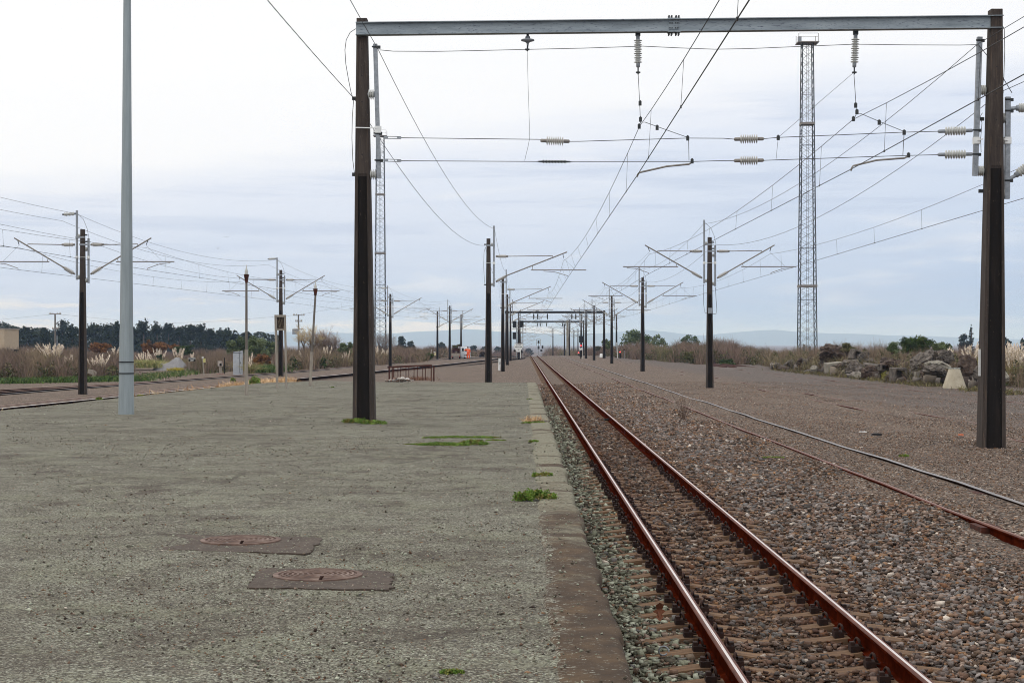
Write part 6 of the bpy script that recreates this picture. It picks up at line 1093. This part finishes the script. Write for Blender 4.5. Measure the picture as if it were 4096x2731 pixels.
for s_ in (-1, 1): MB().box((c.x + s_ * 4.4 * k, c.y - .37, g(0, 814.5).z), (1.8 * k, .04, 1.8 * k)).build('headlight', MT['galv'], vn); MB().tube([(c.x + s_ * 5.2 * k - .1, c.y + .4, g(0, 820.5).z), (c.x + s_ * 5.2 * k + .1, c.y + .4, g(0, 820.5).z)], .33, 14).build('wheel', TYR, vn)
def skinned(name, joints, edges, mat, parent, sub=2):
    me = bpy.data.meshes.new(name); o0 = wloc(parent) if parent else Vector((0, 0, 0)); me.from_pydata([tuple(Vector(j[0]) - o0) for j in joints], edges, []); o = link(name, me, mat, parent)
    md = o.modifiers.new('skin', 'SKIN'); md.use_smooth_shade = True
    for i, j in enumerate(joints): me.skin_vertices[0].data[i].radius = (j[1], j[1] * (j[2] if len(j) > 2 else 1))
    me.skin_vertices[0].data[0].use_root = True; s_ = o.modifiers.new('sub', 'SUBSURF'); s_.levels = s_.render_levels = sub; return o
k = .0625; w0 = P(1075.5, 825, k); wk = empty('person', w0, 'worker in orange hi-vis overalls reaching into the van, seen from behind', 'person'); q = lambda x, y, z: w0 + Vector((x, y, z))
J = [(q(0, 0, .95), .13, .8), (q(-.01, .02, 1.2), .15, .75), (q(-.03, .07, 1.42), .17, .7), (q(-.04, .1, 1.52), .06), (q(-.07, .17, 1.66), .1, 1.1), (q(-.07, .17, 1.76), .08), (q(-.22, .12, 1.43), .065), (q(-.42, .25, 1.32), .052), (q(-.62, .4, 1.3), .04), (q(-.70, .44, 1.29), .035), (q(.17, .08, 1.42), .065), (q(.27, .1, 1.17), .052), (q(.2, .28, 1.0), .04), (q(.18, .34, .96), .035),
     (q(-.1, 0, .86), .1), (q(-.13, .03, .48), .075), (q(-.14, 0, .1), .055), (q(-.14, .14, .05), .045), (q(.1, 0, .86), .1), (q(.15, -.02, .48), .075), (q(.17, -.06, .1), .055), (q(.17, .08, .05), .045)]
E = [(0, 1), (1, 2), (2, 3), (3, 4), (4, 5), (2, 6), (6, 7), (7, 8), (8, 9), (2, 10), (10, 11), (11, 12), (12, 13), (0, 14), (14, 15), (15, 16), (16, 17), (0, 18), (18, 19), (19, 20), (20, 21)]
skinned('body', J, E, plain('skin', S(176, 132, 108), .6), wk); HV = plain('hi_vis_orange', S(240, 92, 34), .7, 0, None, .15)
cl = [0, 1, 2, 6, 7, 8, 10, 11, 12, 14, 15, 16, 18, 19, 20]; ix = {j: i for i, j in enumerate(cl)}
skinned('overalls', [(J[j][0], J[j][1] * 1.22 + .012, *(J[j][2:3])) for j in cl], [(ix[a], ix[b_]) for a, b_ in E if a in ix and b_ in ix], HV, wk)
MB().tube([q(-.01, .02, 1.12), q(-.01, .02, 1.17)], .205, 14).build('reflective_band', plain('silver_band', S(210, 210, 204)), wk)
for s_, y in ((-.14, .02), (.17, -.04)): MB().box(q(s_, y + .05, .045), (.12, .3, .11)).build('boot', TYR, wk)
MB().lathe(q(-.07, .16, 1.68), q(-.07, .16, 1.84), [(0, .118), (.6, .112), (.9, .07), (1, .02)], 12).build('hair', plain('dark_hair', S(40, 32, 28), .8), wk)
def gull(u, v, k, span, up, label, ang=0.0):
    c = P(u, v, k); root = empty('gull', c, label, 'bird', 'gulls in the sky'); MB().lathe(c + Vector((-.02, -.2, 0)), c + Vector((.02, .22, .02)), [(0, .01), (.2, .06), (.55, .075), (.85, .045), (1, .01)], 8).build('body', plain('gull_grey', S(92, 92, 92)), root)
    for s_ in (-1, 1):
        e = c + Vector((s_ * span * .25, .02, up * .8)); t = c + Vector((s_ * span * .5, -.06, up)); e.z += s_ * ang * .4; t.z += s_ * ang
        MB().add([c + Vector((s_ * .03, .1, .01)), c + Vector((s_ * .03, -.1, .01)), e + Vector((0, -.11, 0)), e + Vector((0, .1, .012)), t, c + Vector((s_ * .03, 0, .035)), e + Vector((0, 0, .03))], [(0, 3, 6, 5), (5, 6, 2, 1), (3, 4, 6), (6, 4, 2), (0, 1, 2, 3), (3, 2, 4)]).build('wing', plain('wing_grey', S(40, 40, 42)), root)
gull(519.5, 545, .09, 1.6, .14, 'gull with flat spread wings above the upright lamp post', .1); gull(500.5, 571, .09, 1.15, .36, 'gull with raised wings, the lower of the two on the left'); gull(1266, 507, .12, .5, .3, 'tiny gull high above the distant portals', .2)
# ------------------------------------------------------------------ air
hz = MB(); hz.box((0, 7880, 61), (14000, 15900, 144)); ho = hz.build('haze', bpy.data.materials.new('haze'), None, (0, 0, 0)); ho['kind'] = 'stuff'
hmt = ho.data.materials[0]; hmt.use_nodes = True; ht = hmt.node_tree
for n_ in list(ht.nodes): ht.nodes.remove(n_)
hv = ht.nodes.new('ShaderNodeVolumePrincipled'); hv.inputs['Color'].default_value = (.48, .68, 1, 1); hv.inputs['Absorption Color'].default_value = (.8, .88, 1, 1); hv.inputs['Density'].default_value = 1.25e-4; hv.inputs['Anisotropy'].default_value = .15
hoo = ht.nodes.new('ShaderNodeOutputMaterial'); ht.links.new(hv.outputs[0], hoo.inputs['Volume'])
